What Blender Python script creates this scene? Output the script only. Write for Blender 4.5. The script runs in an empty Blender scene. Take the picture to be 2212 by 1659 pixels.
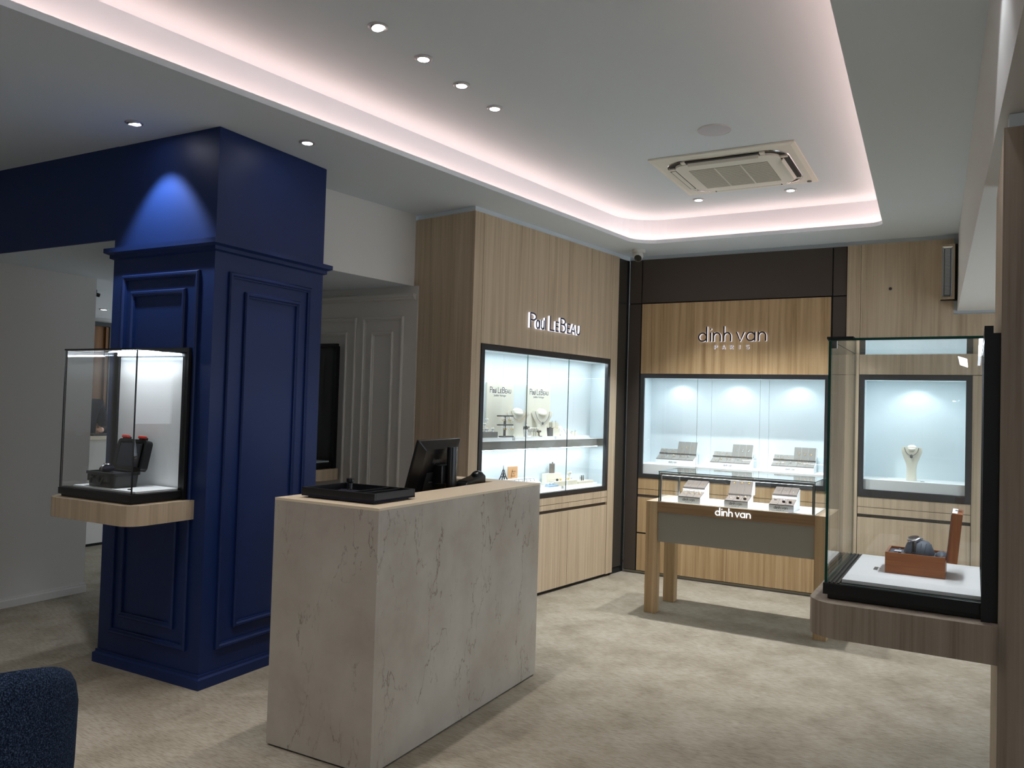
import bpy, bmesh, math, random
from mathutils import Matrix, Vector
random.seed(7)
R = math.radians
SC = bpy.context.scene
COL = SC.collection

# ------------------------------------------------------------------ camera
cam_d = bpy.data.cameras.new('camera'); cam = bpy.data.objects.new('camera', cam_d); COL.objects.link(cam)
cam_d.sensor_fit = 'HORIZONTAL'; cam_d.sensor_width = 36.0; cam_d.lens = 1706.85 / 2212 * 36.0
cam_d.clip_start = 0.05; cam_d.clip_end = 100
PITCH, ROLL, YAW = R(1.5545), R(1.669), R(28.45)
_f = Vector((0, math.cos(PITCH), math.sin(PITCH))); _u = Vector((0, -math.sin(PITCH), math.cos(PITCH))); _r = Vector((1, 0, 0))
_r2 = _r * math.cos(ROLL) + _u * math.sin(ROLL); _u2 = _u * math.cos(ROLL) - _r * math.sin(ROLL)
_Z = Matrix.Rotation(YAW, 3, 'Z')
_r2, _u2, _f2 = _Z @ _r2, _Z @ _u2, _Z @ _f
cam.matrix_world = Matrix(((_r2.x, _u2.x, -_f2.x, 0), (_r2.y, _u2.y, -_f2.y, 0), (_r2.z, _u2.z, -_f2.z, 1.55), (0, 0, 0, 1)))
SC.camera = cam
# ------------------------------------------------------------------ world, exposure
w = bpy.data.worlds.new('world'); SC.world = w; w.use_nodes = True
w.node_tree.nodes['Background'].inputs[0].default_value = (0.80, 0.89, 1.0, 1)
w.node_tree.nodes['Background'].inputs[1].default_value = 1.25
SC.view_settings.view_transform = 'Standard'
try: SC.view_settings.look = 'None'
except Exception: pass
SC.view_settings.gamma = 1.0
SC.view_settings.use_curve_mapping = False
SC.view_settings.exposure = 0.66
SC.cycles.use_denoising = True
SC.cycles.max_bounces = 8; SC.cycles.diffuse_bounces = 4; SC.cycles.glossy_bounces = 4; SC.cycles.transparent_max_bounces = 20
SC.cycles.use_adaptive_sampling = True; SC.cycles.adaptive_threshold = 0.045
SC.cycles.caustics_reflective = False; SC.cycles.caustics_refractive = False
SC.cycles.sample_clamp_indirect = 6.0

# ------------------------------------------------------------------ materials
def nt(name):
    m = bpy.data.materials.new(name); m.use_nodes = True
    t = m.node_tree; b = t.nodes['Principled BSDF']
    return m, t, b
def lin(c):
    return tuple(((v / 255) / 12.92 if v / 255 <= 0.04045 else ((v / 255 + 0.055) / 1.055) ** 2.4) for v in c) + (1,)
def paint(name, rgb, rough=0.6, metal=0.0, spec=0.5, bump=0.0, bscale=300):
    m, t, b = nt(name)
    b.inputs['Base Color'].default_value = lin(rgb); b.inputs['Roughness'].default_value = rough
    b.inputs['Metallic'].default_value = metal; b.inputs['Specular IOR Level'].default_value = spec
    if bump:
        tc = t.nodes.new('ShaderNodeTexCoord'); n = t.nodes.new('ShaderNodeTexNoise'); n.inputs['Scale'].default_value = bscale
        bp = t.nodes.new('ShaderNodeBump'); bp.inputs['Strength'].default_value = bump; bp.inputs['Distance'].default_value = 0.002
        t.links.new(tc.outputs['Object'], n.inputs['Vector']); t.links.new(n.outputs['Fac'], bp.inputs['Height']); t.links.new(bp.outputs['Normal'], b.inputs['Normal'])
    return m
def ramp(t, stops):
    r = t.nodes.new('ShaderNodeValToRGB'); e = r.color_ramp.elements
    while len(e) < len(stops): e.new(0.5)
    for i, (p, c) in enumerate(stops): e[i].position = p; e[i].color = c
    return r
def wood(name, dark, mid, light, scale=(24, 24, 0.55), rough=0.5):
    m, t, b = nt(name); L = t.links.new
    tc = t.nodes.new('ShaderNodeTexCoord'); mp = t.nodes.new('ShaderNodeMapping'); mp.inputs['Scale'].default_value = scale
    L(tc.outputs['Object'], mp.inputs['Vector'])
    n1 = t.nodes.new('ShaderNodeTexNoise'); n1.inputs['Scale'].default_value = 1.0; n1.inputs['Detail'].default_value = 8; n1.inputs['Roughness'].default_value = 0.66; n1.inputs['Distortion'].default_value = 0.5
    L(mp.outputs[0], n1.inputs['Vector'])
    mp2 = t.nodes.new('ShaderNodeMapping'); mp2.inputs['Scale'].default_value = tuple(s * 6 if s > 5 else s * 4 for s in scale); L(tc.outputs['Object'], mp2.inputs['Vector'])
    n2 = t.nodes.new('ShaderNodeTexNoise'); n2.inputs['Detail'].default_value = 2; n2.inputs['Scale'].default_value = 1.0; L(mp2.outputs[0], n2.inputs['Vector'])
    mx = t.nodes.new('ShaderNodeMath'); mx.operation = 'MULTIPLY_ADD'; mx.inputs[1].default_value = 0.16; L(n2.outputs['Fac'], mx.inputs[0])
    mm = t.nodes.new('ShaderNodeMath'); mm.operation = 'MULTIPLY'; mm.inputs[1].default_value = 0.86; L(n1.outputs['Fac'], mm.inputs[0]); L(mm.outputs[0], mx.inputs[2])
    rp = ramp(t, [(0.30, lin(dark)), (0.5, lin(mid)), (0.70, lin(light))]); L(mx.outputs[0], rp.inputs[0])
    L(rp.outputs[0], b.inputs['Base Color']); b.inputs['Roughness'].default_value = rough; b.inputs['Specular IOR Level'].default_value = 0.35
    bp = t.nodes.new('ShaderNodeBump'); bp.inputs['Strength'].default_value = 0.12; bp.inputs['Distance'].default_value = 0.001
    L(n2.outputs['Fac'], bp.inputs['Height']); L(bp.outputs['Normal'], b.inputs['Normal'])
    return m
def emit(name, rgb, strength, sample=False):
    m, t, b = nt(name); t.nodes.remove(b)
    if not sample: m.cycles.emission_sampling = 'NONE'
    e = t.nodes.new('ShaderNodeEmission'); e.inputs[0].default_value = lin(rgb); e.inputs[1].default_value = strength
    t.links.new(e.outputs[0], t.nodes['Material Output'].inputs[0]); return m
def glass(name, tint=(0.97, 0.99, 0.985), ior=1.45, gain=1.0):
    m, t, b = nt(name); t.nodes.remove(b); L = t.links.new
    tr = t.nodes.new('ShaderNodeBsdfTransparent'); tr.inputs[0].default_value = tint + (1,)
    gl = t.nodes.new('ShaderNodeBsdfGlossy'); gl.inputs['Roughness'].default_value = 0.0; gl.inputs[0].default_value = (gain, gain, gain, 1)
    lw = t.nodes.new('ShaderNodeLayerWeight'); pw = t.nodes.new('ShaderNodeMath'); pw.operation = 'POWER'; pw.inputs[1].default_value = 5.0; L(lw.outputs['Facing'], pw.inputs[0])
    lw.inputs[0].default_value = 0.5; f0 = ((ior - 1) / (ior + 1)) ** 2
    fr = t.nodes.new('ShaderNodeMath'); fr.operation = 'MULTIPLY_ADD'; fr.inputs[1].default_value = 1 - f0; fr.inputs[2].default_value = f0; L(pw.outputs[0], fr.inputs[0])
    mx = t.nodes.new('ShaderNodeMixShader'); L(fr.outputs[0], mx.inputs[0]); L(tr.outputs[0], mx.inputs[1]); L(gl.outputs[0], mx.inputs[2])
    L(mx.outputs[0], t.nodes['Material Output'].inputs[0]); return m

M = {}
M['ceiling'] = paint('ceiling_paint', (220, 228, 233), 0.9, spec=0.1)
M['white'] = paint('white_wall_paint', (222, 220, 215), 0.85, spec=0.15)
M['grey'] = paint('warm_grey_paint', (212, 207, 199), 0.6, spec=0.3)
M['blue'] = paint('navy_blue_paint', (20, 42, 92), 0.45, spec=0.35)
M['oak'] = wood('pale_oak_veneer', (160, 141, 116), (192, 172, 145), (209, 190, 164))
M['oak_h'] = wood('pale_oak_horizontal', (146, 126, 102), (184, 163, 136), (204, 185, 159), scale=(0.55, 24, 24))
M['gold_oak'] = wood('golden_oak_veneer', (138, 108, 72), (176, 147, 108), (195, 168, 130))
M['gold_oak_h'] = wood('golden_oak_horizontal', (112, 86, 58), (142, 112, 80), (166, 135, 101), scale=(0.55, 24, 24))
M['grey_oak'] = wood('grey_oak_veneer', (124, 110, 95), (162, 147, 130), (178, 164, 148), scale=(30, 30, 0.6))
M['brown'] = paint('dark_brown_lacquer', (74, 65, 58), 0.45, spec=0.35)
M['brown_mirror'] = paint('dark_bronze_glass', (66, 61, 54), 0.12, spec=0.8)
M['black'] = paint('black_metal', (22, 22, 24), 0.35, spec=0.4)
M['black_frame'] = paint('charcoal_metal_frame', (44, 43, 44), 0.35, spec=0.45)
M['gap'] = paint('joint_black', (14, 13, 12), 0.8)
M['plastic'] = paint('black_plastic', (16, 17, 20), 0.38, spec=0.5, bump=0.1, bscale=500)
M['plastic_s'] = paint('black_smooth_plastic', (13, 14, 17), 0.28)
M['inner'] = paint('case_lining_white', (226, 236, 240), 0.7, spec=0.1)
M['platform'] = paint('white_platform', (238, 240, 240), 0.6, spec=0.15)
M['chrome'] = paint('chrome', (205, 207, 210), 0.16, metal=1.0)
M['ring'] = paint('satin_ring', (196, 196, 200), 0.3, metal=0.35)
M['steel'] = paint('brushed_bronze_steel', (158, 154, 143), 0.4, metal=0.55)
M['mid_grey'] = paint('mid_grey_metal', (120, 118, 114), 0.4, metal=0.4)
M['leather'] = paint('beige_worktop', (197, 180, 155), 0.55, spec=0.25, bump=0.1, bscale=700)
M['edge_light'] = paint('beige_edge_band', (224, 208, 182), 0.45)
M['ac'] = paint('ivory_plastic', (232, 229, 216), 0.45)
M['ac_dark'] = paint('vent_dark', (30, 28, 26), 0.6)
M['ac_grille'] = paint('filter_grey', (150, 144, 130), 0.7)
M['speaker'] = paint('speaker_cloth_white', (205, 204, 212), 0.8)
M['cream'] = paint('cream_leatherette', (236, 232, 216), 0.6, spec=0.2)
M['cream_d'] = paint('darker_cream_leatherette', (222, 216, 196), 0.6, spec=0.2)  # slightly darker cream for the low boxes
M['taupe'] = paint('taupe_suede', (122, 114, 108), 0.9, spec=0.05, bump=0.3, bscale=400)
M['taupe_l'] = paint('grey_suede', (146, 145, 141), 0.9, spec=0.05, bump=0.3, bscale=400)
M['taupe_d'] = paint('dark_taupe_edge', (92, 86, 82), 0.8)
M['gold'] = paint('gold', (232, 190, 110), 0.22, metal=1.0)
M['silver'] = paint('silver', (225, 226, 228), 0.2, metal=1.0)
M['onyx'] = paint('dark_stone', (46, 38, 36), 0.3)
M['navy'] = paint('navy_print', (32, 36, 68), 0.5)
M['ink'] = paint('dark_print', (62, 58, 58), 0.6)
M['red'] = paint('red_latch', (214, 52, 36), 0.5)
M['foam'] = paint('charcoal_foam', (58, 60, 66), 0.95, spec=0.05, bump=0.9, bscale=260)
M['mahogany'] = wood('mahogany_veneer', (100, 54, 24), (148, 86, 42), (176, 110, 58), scale=(2.2, 60, 60), rough=0.32)
M['mahogany_v'] = wood('mahogany_veneer_upright', (98, 50, 24), (144, 82, 42), (172, 106, 56), scale=(60, 60, 2.2), rough=0.32)
M['satin'] = paint('slate_satin', (92, 99, 110), 0.55, spec=0.4)
M['niche_oak'] = wood('amber_oak', (92, 58, 28), (120, 80, 42), (140, 98, 58))
M['kraft'] = paint('kraft_board', (206, 158, 112), 0.8)
M['iron'] = paint('dark_iron', (48, 50, 58), 0.4, metal=0.3)
M['pale_blue'] = paint('pale_blue_enamel', (150, 178, 210), 0.4)
M['fabric'] = paint('black_fabric', (40, 40, 52), 0.95, spec=0.05)
M['jacket'] = paint('navy_jacket', (30, 33, 42), 0.9, spec=0.1)
M['skin'] = paint('skin', (206, 160, 134), 0.55)
M['hair'] = paint('brown_hair', (72, 52, 38), 0.7)
M['trouser'] = paint('dark_trousers', (26, 27, 32), 0.9)
M['screen'] = paint('screen_black', (10, 11, 14), 0.15)
M['glass_edge'] = paint('green_glass_edge', (10, 74, 62), 0.1, spec=0.6)
M['glass'] = glass('clear_glass', (0.99, 0.996, 0.994))
M['glass_dark'] = glass('dim_glass', (0.93, 0.96, 0.95))
M['glass_wall'] = glass('showcase_glass', (0.99, 0.998, 0.996), 1.3)
M['led'] = emit('led_white', (225, 240, 255), 9.0)
M['led_in'] = emit('led_case_strip', (228, 244, 255), 14.0)
M['cove'] = emit('cove_led', (255, 212, 200), 10.0, True)
M['lamp'] = emit('downlight_lamp', (248, 246, 255), 30.0)
M['lamp_w'] = emit('downlight_lamp_warm', (255, 246, 236), 26.0)
M['letter_lit'] = emit('letter_edge_glow', (240, 240, 255), .75)
M['letter_white'] = emit('letter_face_glow', (225, 242, 255), 1.3)

def carpet():
    m, t, b = nt('beige_loop_carpet'); L = t.links.new
    tc = t.nodes.new('ShaderNodeTexCoord')
    a = t.nodes.new('ShaderNodeTexNoise'); a.inputs['Scale'].default_value = 3.4; a.inputs['Detail'].default_value = 6; a.inputs['Roughness'].default_value = 0.62; L(tc.outputs['Object'], a.inputs['Vector'])
    mp = t.nodes.new('ShaderNodeMapping'); mp.inputs['Scale'].default_value = (20, 210, 1); mp.inputs['Rotation'].default_value = (0, 0, R(4)); L(tc.outputs['Object'], mp.inputs['Vector'])
    s = t.nodes.new('ShaderNodeTexNoise'); s.inputs['Scale'].default_value = 1; s.inputs['Detail'].default_value = 2; s.inputs['Distortion'].default_value = 0.4; L(mp.outputs[0], s.inputs['Vector'])
    r1 = ramp(t, [(0.30, lin((144, 135, 119))), (0.48, lin((162, 153, 137))), (0.7, lin((174, 166, 151)))]); L(a.outputs['Fac'], r1.inputs[0])
    r2 = ramp(t, [(0.34, (0.66, 0.64, 0.61, 1)), (0.56, (1, 1, 1, 1))]); L(s.outputs['Fac'], r2.inputs[0])
    mx = t.nodes.new('ShaderNodeMix'); mx.data_type = 'RGBA'; mx.blend_type = 'MULTIPLY'; mx.inputs[0].default_value = 0.95
    L(r1.outputs[0], mx.inputs[6]); L(r2.outputs[0], mx.inputs[7]); L(mx.outputs[2], b.inputs['Base Color'])
    b.inputs['Roughness'].default_value = 0.95; b.inputs['Specular IOR Level'].default_value = 0.05
    bp = t.nodes.new('ShaderNodeBump'); bp.inputs['Strength'].default_value = 0.35; bp.inputs['Distance'].default_value = 0.004; L(s.outputs['Fac'], bp.inputs['Height']); L(bp.outputs['Normal'], b.inputs['Normal'])
    return m
M['carpet'] = carpet()
def marble():
    m, t, b = nt('beige_grey_marble'); L = t.links.new
    tc = t.nodes.new('ShaderNodeTexCoord')
    a = t.nodes.new('ShaderNodeTexNoise'); a.inputs['Scale'].default_value = 2.6; a.inputs['Detail'].default_value = 7; a.inputs['Roughness'].default_value = 0.6; L(tc.outputs['Object'], a.inputs['Vector'])
    r1 = ramp(t, [(0.32, lin((170, 160, 148))), (0.5, lin((182, 174, 162))), (0.7, lin((192, 186, 175)))]); L(a.outputs['Fac'], r1.inputs[0])
    prev = r1.outputs[0]
    for sc, wd, dk, seed, msk in ((1.5, 0.0030, (84, 68, 56), 3.0, 0.47), (2.6, 0.0034, (104, 90, 78), 9.0, 0.52), (5.0, 0.005, (138, 126, 112), 21.0, 0.52)):
        mp = t.nodes.new('ShaderNodeMapping'); mp.inputs['Location'].default_value = (seed, seed * 0.7, seed * 0.3); mp.inputs['Rotation'].default_value = (0.55, 0.55, 0.3); mp.inputs['Scale'].default_value = (1.5, 1.2, 0.42); L(tc.outputs['Object'], mp.inputs['Vector'])
        v = t.nodes.new('ShaderNodeTexNoise'); v.inputs['Scale'].default_value = sc; v.inputs['Detail'].default_value = 10; v.inputs['Roughness'].default_value = 0.56; v.inputs['Distortion'].default_value = 0.12; L(mp.outputs[0], v.inputs['Vector'])
        sb = t.nodes.new('ShaderNodeMath'); sb.operation = 'SUBTRACT'; sb.inputs[1].default_value = 0.5; L(v.outputs['Fac'], sb.inputs[0])
        ab = t.nodes.new('ShaderNodeMath'); ab.operation = 'ABSOLUTE'; L(sb.outputs[0], ab.inputs[0])
        rr = t.nodes.new('ShaderNodeMapRange'); rr.inputs[1].default_value = 0.0; rr.inputs[2].default_value = wd; rr.inputs[3].default_value = 1.0; rr.inputs[4].default_value = 0.0; L(ab.outputs[0], rr.inputs[0])
        k = t.nodes.new('ShaderNodeTexNoise'); k.inputs['Scale'].default_value = sc * 1.3; k.inputs['Detail'].default_value = 2; L(mp.outputs[0], k.inputs['Vector'])
        kr = t.nodes.new('ShaderNodeMapRange'); kr.inputs[1].default_value = msk; kr.inputs[2].default_value = msk + 0.1; L(k.outputs['Fac'], kr.inputs[0])
        ml = t.nodes.new('ShaderNodeMath'); ml.operation = 'MULTIPLY'; L(rr.outputs[0], ml.inputs[0]); L(kr.outputs[0], ml.inputs[1])
        m2 = t.nodes.new('ShaderNodeMath'); m2.operation = 'MULTIPLY'; m2.inputs[1].default_value = 0.72; L(ml.outputs[0], m2.inputs[0])
        mx = t.nodes.new('ShaderNodeMix'); mx.data_type = 'RGBA'; L(m2.outputs[0], mx.inputs[0]); L(prev, mx.inputs[6]); mx.inputs[7].default_value = lin(dk); prev = mx.outputs[2]
    L(prev, b.inputs['Base Color']); b.inputs['Roughness'].default_value = 0.22; b.inputs['Specular IOR Level'].default_value = 0.4
    return m
M['marble'] = marble()
def boucle():
    m, t, b = nt('navy_boucle'); L = t.links.new
    tc = t.nodes.new('ShaderNodeTexCoord'); n = t.nodes.new('ShaderNodeTexNoise'); n.inputs['Scale'].default_value = 300; n.inputs['Detail'].default_value = 3; L(tc.outputs['Object'], n.inputs['Vector'])
    r1 = ramp(t, [(0.38, lin((20, 27, 42))), (0.55, lin((48, 62, 86))), (0.68, lin((86, 102, 126)))]); L(n.outputs['Fac'], r1.inputs[0]); L(r1.outputs[0], b.inputs['Base Color'])
    bp = t.nodes.new('ShaderNodeBump'); bp.inputs['Strength'].default_value = 0.8; bp.inputs['Distance'].default_value = 0.006; L(n.outputs['Fac'], bp.inputs['Height']); L(bp.outputs['Normal'], b.inputs['Normal'])
    b.inputs['Roughness'].default_value = 1.0; b.inputs['Specular IOR Level'].default_value = 0.05
    return m
M['boucle'] = boucle()

# ------------------------------------------------------------------ mesh builder
class MB:
    def __init__(s, mat=None): s.v = []; s.f = []; s.m = mat or Matrix(); s.mi = []; s.cur = 0
    def add(s, vs, fs, mi=None):
        o = len(s.v); s.v += [tuple(s.m @ Vector(p)) for p in vs]; s.f += [tuple(o + i for i in q) for q in fs]; s.mi += [s.cur if mi is None else mi] * len(fs); return s
    def box(s, x0, x1, y0, y1, z0, z1):
        return s.add([(x0, y0, z0), (x1, y0, z0), (x1, y1, z0), (x0, y1, z0), (x0, y0, z1), (x1, y0, z1), (x1, y1, z1), (x0, y1, z1)],
                     [(0, 3, 2, 1), (4, 5, 6, 7), (0, 1, 5, 4), (1, 2, 6, 5), (2, 3, 7, 6), (3, 0, 4, 7)])
    def prism(s, poly, h0, h1, axis='z'):
        n = len(poly)
        def p(a, b, h): return (a, b, h) if axis == 'z' else ((h, a, b) if axis == 'x' else (a, h, b))
        vs = [p(a, b, h0) for a, b in poly] + [p(a, b, h1) for a, b in poly]
        fs = [tuple(range(n))[::-1], tuple(range(n, 2 * n))] + [(i, (i + 1) % n, n + (i + 1) % n, n + i) for i in range(n)]
        return s.add(vs, fs)
    def loft(s, loops, caps=True, closed=True):
        n = len(loops[0]); vs = [p for l in loops for p in l]; fs = []
        for k in range(len(loops) - 1):
            for i in range(n if closed else n - 1):
                j = (i + 1) % n; fs.append((k * n + i, k * n + j, (k + 1) * n + j, (k + 1) * n + i))
        if caps: fs += [tuple(range(n))[::-1], tuple(range((len(loops) - 1) * n, len(loops) * n))]
        return s.add(vs, fs)
    def cyl(s, p0, p1, r0, r1=None, seg=16):
        r1 = r0 if r1 is None else r1; p0 = Vector(p0); p1 = Vector(p1); d = (p1 - p0).normalized()
        a = d.orthogonal().normalized(); b = d.cross(a)
        return s.loft([[p + (a * math.cos(t) + b * math.sin(t)) * r for t in [2 * math.pi * i / seg for i in range(seg)]] for p, r in ((p0, r0), (p1, r1))])
    def tube(s, pts, r, seg=8, closed=False):
        pts = [Vector(p) for p in pts]; n = len(pts); loops = []; up = None
        for i, p in enumerate(pts):
            q0 = pts[i - 1] if (i or closed) else p; q1 = pts[(i + 1) % n] if (i < n - 1 or closed) else p
            d = (q1 - q0).normalized()
            up = d.orthogonal().normalized() if up is None else (up - d * up.dot(d)).normalized()
            b = d.cross(up); rr = r[i] if isinstance(r, (list, tuple)) else r
            loops.append([p + (up * math.cos(t) + b * math.sin(t)) * rr for t in [2 * math.pi * k / seg for k in range(seg)]])
        if closed: loops.append(loops[0])
        return s.loft(loops, caps=not closed)
    def lathe(s, prof, c=(0, 0, 0), seg=32):
        return s.loft([[(c[0] + r * math.cos(2 * math.pi * i / seg), c[1] + r * math.sin(2 * math.pi * i / seg), c[2] + z) for i in range(seg)] for r, z in prof])
    def ball(s, c, rx, ry=None, rz=None, seg=14, rings=8):
        ry = ry or rx; rz = rz or rx
        return s.loft([[(c[0] + rx * math.sin(math.pi * k / rings) * math.cos(2 * math.pi * i / seg), c[1] + ry * math.sin(math.pi * k / rings) * math.sin(2 * math.pi * i / seg), c[2] - rz * math.cos(math.pi * k / rings)) for i in range(seg)] for k in [0.04] + list(range(1, rings)) + [rings - 0.04]])
    def ring(s, x0, x1, z0, z1, prof):     # moulding frame in the xz plane; prof = (inset, height towards -y)
        loops = [[(x0 + a, -h, z0 + a), (x1 - a, -h, z0 + a), (x1 - a, -h, z1 - a), (x0 + a, -h, z1 - a)] for a, h in prof]
        return s.loft(loops, caps=False)
    def build(s, name, mat, parent=None, smooth=False, bevel=0.0, bseg=2, kind=None):
        me = bpy.data.meshes.new(name); me.from_pydata(s.v, [], s.f); me.update()
        mats = mat if isinstance(mat, (list, tuple)) else [mat]
        for q in mats: me.materials.append(M[q] if isinstance(q, str) else q)
        if any(s.mi): me.polygons.foreach_set('material_index', s.mi)
        bm = bmesh.new(); bm.from_mesh(me); bmesh.ops.recalc_face_normals(bm, faces=bm.faces); bm.to_mesh(me); bm.free()
        if smooth:
            me.polygons.foreach_set('use_smooth', [True] * len(me.polygons))
            try: me.set_sharp_from_angle(angle=R(42))
            except Exception: pass
        o = bpy.data.objects.new(name, me); COL.objects.link(o)
        if parent: o.parent = parent
        if bevel:
            b = o.modifiers.new('bevel', 'BEVEL'); b.width = bevel; b.segments = bseg; b.limit_method = 'ANGLE'; b.angle_limit = R(40)
        if kind: o['kind'] = kind
        return o
def bx(name, mat, parent, x0, x1, y0, y1, z0, z1, bevel=0.0):
    return MB().box(x0, x1, y0, y1, z0, z1).build(name, mat, parent, bevel=bevel)
def tag(o, label, cat, group=None):
    o['label'] = label; o['category'] = cat
    if group: o['group'] = group
    return o
def thing(name, label, cat, loc=(0, 0, 0), rz=0.0, group=None):
    e = bpy.data.objects.new(name, None); COL.objects.link(e); e.location = loc; e.rotation_euler = (0, 0, rz); e.empty_display_size = 0.1
    return tag(e, label, cat, group)
def struct(name, mb, mat, **k): return mb.build(name, mat, kind='structure', **k)
def light(kind, name, parent, loc, energy, color=(1, 1, 1), rot=(0, 0, 0), **k):
    d = bpy.data.lights.new(name, kind); d.energy = energy; d.color = color
    for a, b in k.items(): setattr(d, a, b)
    o = bpy.data.objects.new(name, d); COL.objects.link(o); o.location = loc; o.rotation_euler = rot
    if parent: o.parent = parent
    return o
def copy_tree(o, parent=None):
    c = o.copy(); COL.objects.link(c); c.parent = parent
    for ch in list(o.children): copy_tree(ch, c)
    return c
def pane(name, parent, x0, x1, y0, y1, z0, z1, mat='glass', edge='glass_edge', thin='y'):
    # a glass sheet: clear faces, green ground edges
    b = MB(); b.add([(x0, y0, z0), (x1, y0, z0), (x1, y1, z0), (x0, y1, z0), (x0, y0, z1), (x1, y0, z1), (x1, y1, z1), (x0, y1, z1)], [])
    F = [((0, 3, 2, 1), 'z'), ((4, 5, 6, 7), 'z'), ((0, 1, 5, 4), 'y'), ((2, 3, 7, 6), 'y'), ((1, 2, 6, 5), 'x'), ((3, 0, 4, 7), 'x')]
    for f, ax in F: b.f.append(f); b.mi.append(0 if ax == thin else 1)
    return b.build(name, [mat, edge], parent)
def arcp(cx, cy, r, a0, a1, n):
    return [(cx + r * math.cos(R(a0 + (a1 - a0) * i / n)), cy + r * math.sin(R(a0 + (a1 - a0) * i / n))) for i in range(n + 1)]

# ------------------------------------------------------------------ stroke lettering
def _ring(cx, cy, rx, ry, n=22): return [(cx + rx * math.cos(2 * math.pi * i / n + 1.2), cy + ry * math.sin(2 * math.pi * i / n + 1.2)) for i in range(n + 1)]
def _el(cx, cy, rx, ry, a0, a1, n=10): return [(cx + rx * math.cos(R(a0 + (a1 - a0) * i / n)), cy + ry * math.sin(R(a0 + (a1 - a0) * i / n))) for i in range(n + 1)]
G = {   # geometric lower case, x-height 1; strokes
 'd': ([_ring(.5, .5, .44, .44), [(.94, 0), (.94, 1.66)]], 1.0),
 'a': ([_ring(.5, .5, .44, .44), [(.94, 0), (.94, 1)]], 1.0),
 'i': ([[(.06, 0), (.06, 1)], [(.06, 1.28), (.06, 1.44)]], 0.12),
 'n': ([[(.06, 0), (.06, 1)], [(.06, .5)] + _el(.43, .56, .37, .38, 180, 0) + [(.8, 0)]], 0.86),
 'h': ([[(.06, 0), (.06, 1.66)], [(.06, .5)] + _el(.43, .56, .37, .38, 180, 0) + [(.8, 0)]], 0.86),
 'v': ([[(.04, 1), (.45, .03), (.86, 1)]], 0.9),
}
CAP = {  # capitals in a unit box (w, h given by the caller)
 'P': [[(.08, 0), (.08, 1)], [(.08, .96)] + _el(.45, .74, .47, .22, 90, -90) + [(.08, .52)]],
 'A': [[(.04, 0), (.5, .98), (.96, 0)], [(.2, .33), (.8, .33)]],
 'R': [[(.08, 0), (.08, 1)], [(.08, .96)] + _el(.45, .74, .45, .22, 90, -90) + [(.08, .52)], [(.45, .52), (.95, 0)]],
 'I': [[(.5, 0), (.5, 1)]],
 'S': [_el(.5, .73, .4, .24, 30, 270, 9) + _el(.5, .26, .42, .23, 90, -150, 9)],
 'L': [[(.08, 1), (.08, .04), (.95, .04)]],
 'E': [[(.95, .95), (.1, .95), (.1, .05), (.95, .05)], [(.1, .5), (.85, .5)]],
 'B': [[(.08, 0), (.08, 1)], [(.08, .96)] + _el(.45, .76, .4, .2, 90, -90) + [(.08, .56)], [(.45, .56)] + _el(.5, .3, .44, .26, 90, -90) + [(.08, .04)]],
 'U': [[(.08, 1), (.08, .4)] + _el(.5, .42, .42, .38, 180, 360) + [(.92, .4), (.92, 1)]],
 'a': [_ring(.42, .46, .4, .42), [(.88, 0), (.88, .95)]],
 'u': [[(.1, 1), (.1, .4)] + _el(.5, .42, .4, .38, 180, 360), [(.9, 0), (.9, 1)]],
 'l': [[(.5, 0), (.5, 1)]],
}
def stroke(mb, pts, wd, y0, y1):
    # ribbon of width wd in the xz plane between depths y0 and y1
    P = [Vector((a, b)) for a, b in pts]; n = len(P); Lf = []; Rt = []
    closed = (P[0] - P[-1]).length < 1e-6
    for i in range(n):
        if closed:
            d0 = P[i] - P[i - 1] if i else P[0] - P[-2]; d1 = P[i + 1] - P[i] if i < n - 1 else P[1] - P[0]
        else:
            d0 = P[i] - P[i - 1] if i else P[1] - P[0]; d1 = P[i + 1] - P[i] if i < n - 1 else P[-1] - P[-2]
        d0 = d0.normalized(); d1 = d1.normalized(); n0 = Vector((-d0.y, d0.x)); n1 = Vector((-d1.y, d1.x)); m = (n0 + n1)
        m = m.normalized() if m.length > 1e-6 else n0
        k = wd / 2 / max(0.72, m.dot(n0)); Lf.append(P[i] + m * k); Rt.append(P[i] - m * k)
    mb.loft([[(a.x, y0, a.y), (b.x, y0, b.y), (b.x, y1, b.y), (a.x, y1, a.y)] for a, b in zip(Lf, Rt)])
def glyph(ch, x, z, w_, h, wd, y0, y1, table=CAP):
    mb = MB()
    for st in (table[ch] if table is CAP else table[ch][0]): stroke(mb, [(x + a * w_, z + b * h) for a, b in st], wd, y0, y1)
    return mb
DV = [('d', 0.0), ('i', 1.33), ('n', 1.66), ('h', 2.78), ('v', 4.16), ('a', 5.22), ('n', 6.48)]     # positions in x-heights
def dv_print(x, z, xh, wd, y0, y1, paris=False):
    mb = MB()
    for ch, p in DV:
        for st in G[ch][0]: stroke(mb, [(x + (p + a) * xh, z + b * xh) for a, b in st], wd, y0, y1)
    if paris:
        for i, ch in enumerate('PARIS'):
            for st in CAP[ch]: stroke(mb, [(x + xh * (1.72 + i * 0.86 + a * 0.3), z - xh * 0.95 + b * xh * 0.36) for a, b in st], wd * 0.55, y0, y1)
    return mb
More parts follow.
